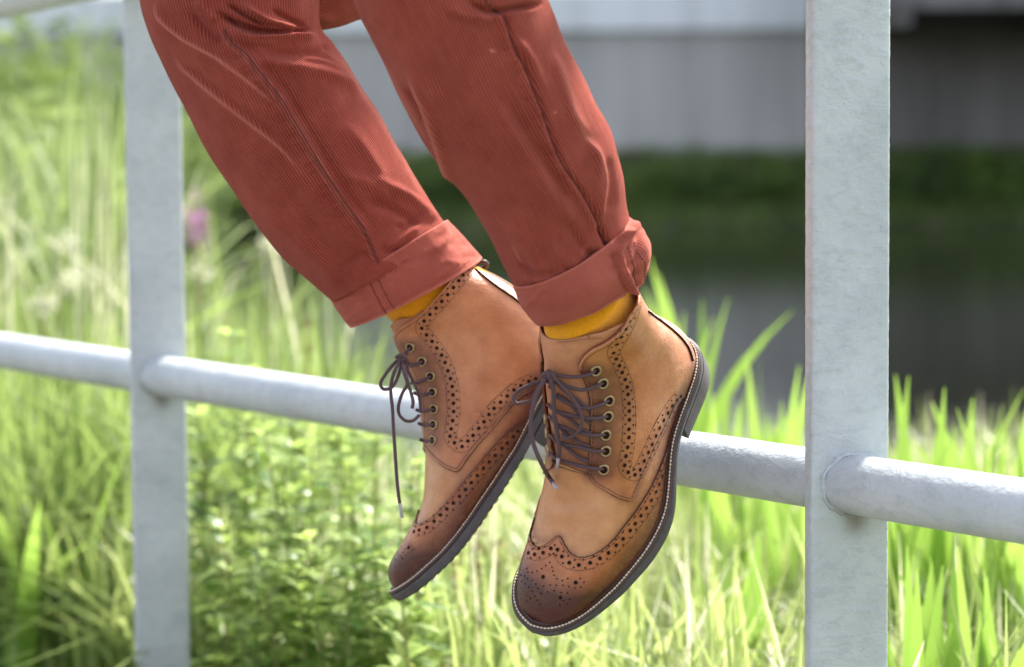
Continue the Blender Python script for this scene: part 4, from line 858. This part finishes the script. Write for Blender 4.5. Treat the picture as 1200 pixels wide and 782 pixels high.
# grass behind the railing
field('meadow_grass', 9000, 2.4, 5.2, 470, 1340, (.16, .42), .011, M['lime'], 'bright green grass filling the bank below the railing', 'grass', bend=.55)
field('meadow_grass', 7000, 2.8, 5.0, -140, 240, (.16, .42), .011, M['lime'], 'bright lime grass below the rail left of the left post', 'grass', bend=.6)
field('meadow_grass', 2600, 3.7, 5.2, 200, 500, (.14, .36), .010, M['lime'], 'short lime grass behind the leafy plants', 'grass', bend=.55)
field('meadow_grass', 3600, 3.9, 5.6, -140, 420, (.34, .66), .012, M['grass'], 'long green meadow grass on the bank at the left', 'grass', bend=.45)
field('meadow_grass', 2300, 5.2, 10.5, -170, 340, (.55, 1.2), .026, M['sage'], 'tall muted green meadow grass further back at the left', 'grass', pw=.8, bend=.4)
field('dry_grass', 2600, 2.6, 5.0, -140, 1340, (.20, .44), .0085, M['straw'], 'pale straw stalks mixed into the bank grass', 'grass', bend=.6)
field('dry_grass', 420, 4.5, 9.5, -170, 400, (.55, 1.15), .008, M['straw'], 'pale seeding grass stalks standing at the left', 'grass', bend=.35)
# leaf cloud helper (bushes, flower heads)
def leaves(c, nrm_sp, n, size, asp=.5, seg=1):
    a = RNG.normal(size=(n, 3)); a /= np.linalg.norm(a, axis=1)[:, None]; b = RNG.normal(size=(n, 3)); b -= a*(a*b).sum(1)[:, None]; b /= np.linalg.norm(b, axis=1)[:, None]
    s_ = size*(.6+.8*RNG.random(n))[:, None]; V = np.stack([c-a*s_, c-b*s_*asp*.5, c+a*s_, c+b*s_*asp*.5], 1).reshape(-1, 3); return V, np.arange(4*n).reshape(n, 4)
def bush(name, c, r, n, size, mat, label, cat, group=None, stems=4):
    root = empty(name, c); tag(root, label, cat, group); k = 26; cl = RNG.normal(size=(k, 3)); cl /= np.linalg.norm(cl, axis=1)[:, None]; cl *= RNG.random(k)[:, None]**.4; cl[:, 2] = np.abs(cl[:, 2])*1.1+.1
    cl = cl*np.array(r); i = RNG.integers(0, k, n); q = np.array(c)+cl[i]+RNG.normal(size=(n, 3))*np.array(r)*.16
    V, F = leaves(q, None, n, size); rv = np.clip(.5+.35*(RNG.random(k)[i]-.5)*2+RNG.normal(0, .12, n), 0, 1)
    part('foliage', V, F, mat, root, False, attrs={'rnd': np.repeat(rv, 4)})
    mb_ = MB()
    for j in range(stems):
        e = np.array(c)+cl[j]; mb_.tube(catmull([np.array(c)+[RNG.normal(0, .05), 0, -.1], (np.array(c)+e)/2+RNG.normal(0, .06, 3)*np.array(r), e], 4), np.linspace(.05, .012, 9)*max(r)/1.2, 6)
    mpart('stem', mb_, M['bark'], root); return root
fb = [(-60, 30, 40, 3.1, 1.9, 'mid'), (20, 31, 36, 2.2, 1.6, 'mid'), (90, 32, 38, 3.0, 1.9, 'dark'), (150, 30, 36, 2.5, 1.6, 'mid'), (230, 33, 40, 1.9, 2.2, 'dark'), (290, 36, 40, 1.7, 1.8, 'mid'), (345, 38, 42, 1.2, 1.5, 'dark')]
lab = ['large mid green bush at the far left edge behind the meadow', 'mid green bush left of the far left post', 'tall dark green bush just left of the railing post', 'mid green bush hidden partly by the left post', 'dark green bush right of the left post above the pink flower', 'lower mid green bush behind the trouser shin', 'small dark green bush nearest the grey wall on the left']
for (px, d0, d1, hh, ww, mt), lb in zip(fb, lab):
    bush('bush', (px2x(px, d1), d1, -.2), (ww, ww*.7, hh-.1), 1500, .16, M[mt], lb, 'bush', 'bushes beyond the meadow')
for px, hh, ww, mt, lb in ((470, .75, 1.1, 'mid', 'green shrub on the far bank seen between the two legs'), (760, .62, .8, 'mid', 'green shrub on the far bank just right of the trouser cuff'), (860, .45, .9, 'dark', 'low dark shrub on the far bank left of the near post'), (1140, .75, .75, 'mid', 'round green shrub on the far bank right of the near post'), (1070, .5, .6, 'dark', 'low dark shrub on the far bank behind the near post'), (1210, .6, .8, 'dark', 'dark shrub on the far bank at the right edge'), (560, .8, .9, 'dark', 'dark shrub on the far bank behind the trouser leg'), (815, .78, .5, 'dark', 'upright dark shrub on the far bank in the middle of the gap'), (905, .62, .6, 'mid', 'small green shrub on the far bank close left of the near post'), (1100, .9, .5, 'dark', 'tall dark shrub on the far bank beside the round green one'), (1175, .66, .5, 'mid', 'small green shrub on the far bank near the right edge'), (415, .8, .6, 'dark', 'dark shrub on the far bank left of the green one between the legs')):
    bush('shrub', (px2x(px, 45.0), 45.0, .0), (ww, .5, hh), 1100, .085, M[mt], lb, 'shrub', 'shrubs on the far bank')
n = 14000; x = RNG.uniform(-9, 12, n); y = RNG.uniform(44.05, 46.1, n); b = np.stack([x, y, -.45+1.32*np.clip((y-44.1)/1.9, 0, 1)], -1)
V, F, m_ = blades(b, .10+.22*RNG.random(n), .03*np.ones(n), RNG.normal(0, .2, n), np.abs(RNG.normal(0, .4, n)), RNG.random(n)*6.28, 3); tag(part('bank_grass', V, F, M['mid'], attrs={'rnd': np.repeat(RNG.random(n), m_)}), 'dark rough grass covering the far bank', 'grass', kind='stuff')
for px, d, hh, ww, lb in ((10, 8.5, 1.25, .42, 'pale broad weed clump at the left edge high in the meadow'), (62, 9.5, 1.4, .45, 'pale weed clump left of the left post near the top'), (118, 8.0, 1.1, .35, 'weed clump touching the left post on its left'), (245, 9.0, 1.02, .34, 'weed clump right of the left post beside the pink flower'), (310, 8.2, .78, .36, 'low weed clump behind the trouser shin'), (35, 6.4, .80, .30, 'weed clump above the rail at the left edge'), (375, 9.0, .6, .3, 'low weed clump left of the rear boot laces')):
    bush('weed_clump', (px2x(px, d), d, float(gz(px2x(px, d), d))), (ww, ww*.7, hh*.72), 800, .07, M['mid' if px in (118, 245, 375, 62) else 'sage'], lb, 'weeds', 'weed clumps in the meadow', 3)
# reeds: countable leaf clumps, every long leaf a part of its plant
def reed(name, c, nl, h, label, wd=.027, seedy=0, spread=.28, mat='reed'):
    root = empty(name, c); tag(root, label, 'reed plant', 'broad bladed reeds on the bank')
    for k in range(nl):
        az = RNG.random()*6.28; V, F, m_ = blades(np.array([c])+RNG.normal(0, .018, 3)*[1, 1, 0], np.array([h*RNG.uniform(.62, 1.0)]), np.array([wd*RNG.uniform(.8, 1.3)]), np.array([RNG.normal(0, spread*.6)]), np.array([abs(RNG.normal(0, spread))]), np.array([az]), 9, face=np.array([RNG.normal(0, .7)]))
        part('leaf', V, F, M[mat], root, attrs={'rnd': np.full(len(V), RNG.random())})
    return root
rp = [(905, 378, 3.9, 'tall reed with a broad pointed leaf left of the near post'), (872, 425, 3.7, 'reed clump right of the front boot heel'), (800, 296, 4.6, 'slender reed whose tip rises beside the trouser cuff'), (782, 330, 4.4, 'slim reed close behind the front boot heel'), (845, 430, 4.2, 'low reed between heel and near post'), (925, 500, 3.5, 'reed half hidden by the near post'),
      (1062, 460, 3.6, 'reed just right of the near post'), (1098, 432, 3.7, 'tallest reed right of the near post'), (1128, 438, 3.9, 'narrow upright reed in the middle of the right gap'), (1160, 470, 3.6, 'reed with dark gaps beside it near the right edge'), (1185, 466, 4.0, 'reed at the right edge above the rail'), (1205, 500, 3.5, 'reed cut by the right edge'),
      (1080, 640, 3.0, 'bright reed below the rail right of the post'), (1120, 650, 3.1, 'bright reed below the rail in the right gap'), (1175, 655, 3.0, 'bright reed below the rail at the right edge'), (880, 600, 3.1, 'bright reed below the rail left of the near post'), (835, 640, 3.3, 'bright low reed under the front boot heel'),
      (1052, 500, 3.9, 'short reed touching the near post on its right'), (1110, 492, 4.1, 'short reed behind the tallest one'), (1143, 500, 3.7, 'broad short reed above the right rail'), (1172, 520, 3.5, 'lowest broad reed above the right rail'), (888, 520, 3.6, 'low broad reed left of the near post'), (862, 500, 4.2, 'low reed half way between heel and near post')]
for px, py, d, lb in rp:
    d *= 1.0 if px < 950 else .88; py += 2 if px < 950 else -4; topz = CAMH-(py-183)*d/FPX; x = px2x(px, d); g = float(gz(x, d)); reed('reed_plant', (x, d, g-.01), 9, max(.25, topz-g)*1.06, lb, spread=.13, wd=.036)
for px, py, d, lb in ((30, 190, 6.0, 'tall drooping reed at the left edge above the rail'), (75, 230, 5.2, 'reed with arching leaves left of the left post'), (112, 120, 7.0, 'tall reed beside the left post high in the meadow'), (50, 60, 8.0, 'highest reed in the left meadow'), (18, 450, 3.9, 'reed below the rail at the left edge'), (90, 440, 3.9, 'arching reed below the rail left of the post')):
    topz = CAMH-(py-183)*d/FPX; x = px2x(px, d); g = float(gz(x, d)); reed('reed_plant', (x, d, g-.01), 8, max(.25, topz-g)*1.05, lb, spread=.3, wd=.032)
# leafy willowherb plants between the posts
def herb(c, h, label, dry=False):
    root = empty('leafy_plant', c); tag(root, label, 'leafy plant', 'leafy upright plants behind the railing')
    lean = RNG.normal(0, .07, 2); sp = catmull([np.array(c)+np.array([lean[0]*t*h+.008*math.sin(5*t), lean[1]*t*h, t*h]) for t in np.linspace(0, 1, 6)], 4)
    mpart('stem', MB().tube(sp, np.linspace(.0030, .0012, len(sp)), 6), M['dry'] if dry else M['stem'], root)
    V_, F_, r_ = [], [], []; nb = 0; nl = int(h/.0125)
    for k in range(nl):
        t = .12+.88*k/nl; p = sp[int(t*(len(sp)-1))]; L = .066*(1.1-.5*t)*RNG.uniform(.7, 1.3)+.006; az = k*2.4+RNG.normal(0, .3)
        for q in range(2):
            a_ = az+q*math.pi+RNG.normal(0, .7); d = np.array([math.cos(a_), math.sin(a_), RNG.uniform(.1, .9)]); d /= np.linalg.norm(d); s_ = np.cross(d, [0, 0, 1]); s_ /= np.linalg.norm(s_); w_ = L*.17
            P_ = [p, p+d*L*.35+s_*w_, p+d*L*.35-s_*w_, p+d*L*.7+s_*w_*.75+[0, 0, -.12*L], p+d*L*.7-s_*w_*.75+[0, 0, -.12*L], p+d*L+[0, 0, -.3*L]]
            V_ += P_; F_ += [(nb, nb+1, nb+2), (nb+1, nb+3, nb+4, nb+2), (nb+3, nb+5, nb+4)]; nb += 6; r_ += [RNG.random()]*6
    o = part('leaves', V_, F_, M['herb'], root, False, attrs={'rnd': r_}); tag(o, kind='stuff'); return root
hp = []
for px, py, d in ((235,470,3.45),(255,505,3.25),(278,480,3.4),(300,455,3.5),(322,500,3.3),(345,408,3.5),(352,470,3.35),(372,520,3.2),(395,500,3.35),(418,540,3.25),(440,505,3.4),(462,560,3.3),(485,575,3.35),(248,600,3.1),(290,620,3.05),(335,590,3.1),(380,630,3.05),(425,640,3.1),(465,660,3.1),(505,650,3.2),(225,560,3.2),(310,690,3.0),(400,700,3.0),(350,660,3.0),(268,680,3.0),(362,560,3.15),(275,545,3.3),(450,610,3.15),(415,585,3.2),(325,640,3.0),(470,620,3.0)):
    hp.append((px, py, d))
hlab = {}
def hcol(px): return 'touching the left post' if px < 240 else 'right of the left post' if px < 262 else 'a third into the gap' if px < 300 else 'left of the gap centre' if px < 330 else 'at the gap centre' if px < 360 else 'right of the gap centre' if px < 390 else 'left of the rear boot' if px < 420 else 'near the rear boot toe' if px < 450 else 'under the rear boot toe' if px < 480 else 'between rear toe and front boot'
def hrow(py): return 'tallest leafy plant' if py == 408 else 'tall leafy plant above the rail' if py < 490 else 'leafy plant reaching the rail' if py < 530 else 'mid height leafy plant' if py < 600 else 'low leafy plant' if py < 650 else 'lowest leafy plant'
for i, (px, py, d) in enumerate(hp):
    d = 2.16*2431/(px+1437)+.10+(d-3.0)*.9; topz = CAMH-(py-(233 if py < 600 else 210))*d/FPX; x = px2x(px, d); g = float(gz(x, d)); herb((x, d, g-.01), max(.12, topz-g), ('bent ' if (px, py) in ((425, 640), (470, 620), (418, 540)) else '')+hrow(py)+', '+hcol(px))
# brown dead stems below the boots
for px, py, d, lb in ((545, 625, 3.3, 'left brown dead stem under the rear boot sole'), (572, 640, 3.35, 'middle brown dead stem between the two toes'), (596, 655, 3.3, 'right brown dead stem beside the front toe'), (520, 660, 3.2, 'short brown dead stem under the rear boot toe'), (350, 375, 3.9, 'reddish dock stem rising above the rail between post and boots')):
    topz = CAMH-(py-183)*d/FPX; x = px2x(px, d); g = float(gz(x, d)); root = empty('dead_stem', (x, d, g)); tag(root, lb, 'dead stem', 'brown dead stems'); h = topz-g
    sp = np.array([[x+.01*math.sin(4*t)+.02*t, d, g+h*t] for t in np.linspace(0, 1, 14)]); mpart('stalk', MB().tube(sp, np.linspace(.004, .0015, 14), 6), M['dry'], root)
    q = sp[5:].repeat(14, 0)+RNG.normal(0, .007, (9*14, 3)); V, F = leaves(q, None, len(q), .006, .7); tag(part('seed_cluster', V, F, M['dry'], root, False), kind='stuff')
# flowers
def flower(name, px, py, d, r, mat, label, cat, n=160, tall=1.0):
    q = P(px, py, d); g = float(gz(q[0], q[1])); root = empty(name, (q[0], q[1], g)); tag(root, label, cat)
    mpart('stem', MB().tube(np.array([[q[0]-.03*(1-t), q[1], g+(q[2]-g)*t] for t in np.linspace(0, 1, 8)]), .004, 6), M['stem'], root)
    c = q+RNG.normal(size=(n, 3))*np.array([r, r, r*tall])*.5; V, F = leaves(c, None, n, r*.28, .8); tag(part('petals', V, F, mat, root, False, attrs={'rnd': RNG.random(n).repeat(4)}), kind='stuff')
flower('foxglove', 232, 262, 5.2, .028, M['pink'], 'pink flower spike just right of the left post', 'flower', tall=1.8)
for px, py, d, lb in ((72, 288, 5.0, 'cream flower head left of the left post above the rail'), (236, 318, 5.0, 'cream flower head below the pink flower'), (318, 285, 5.2, 'cream flower head at the edge of the trouser shin'), (88, 330, 4.8, 'pair of cream flower heads lower left of the post'), (52, 355, 4.7, 'cream flower head just above the left rail')):
    flower('umbel_plant', px, py, d, .034, M['cream'], lb, 'flower', n=46, tall=.7)
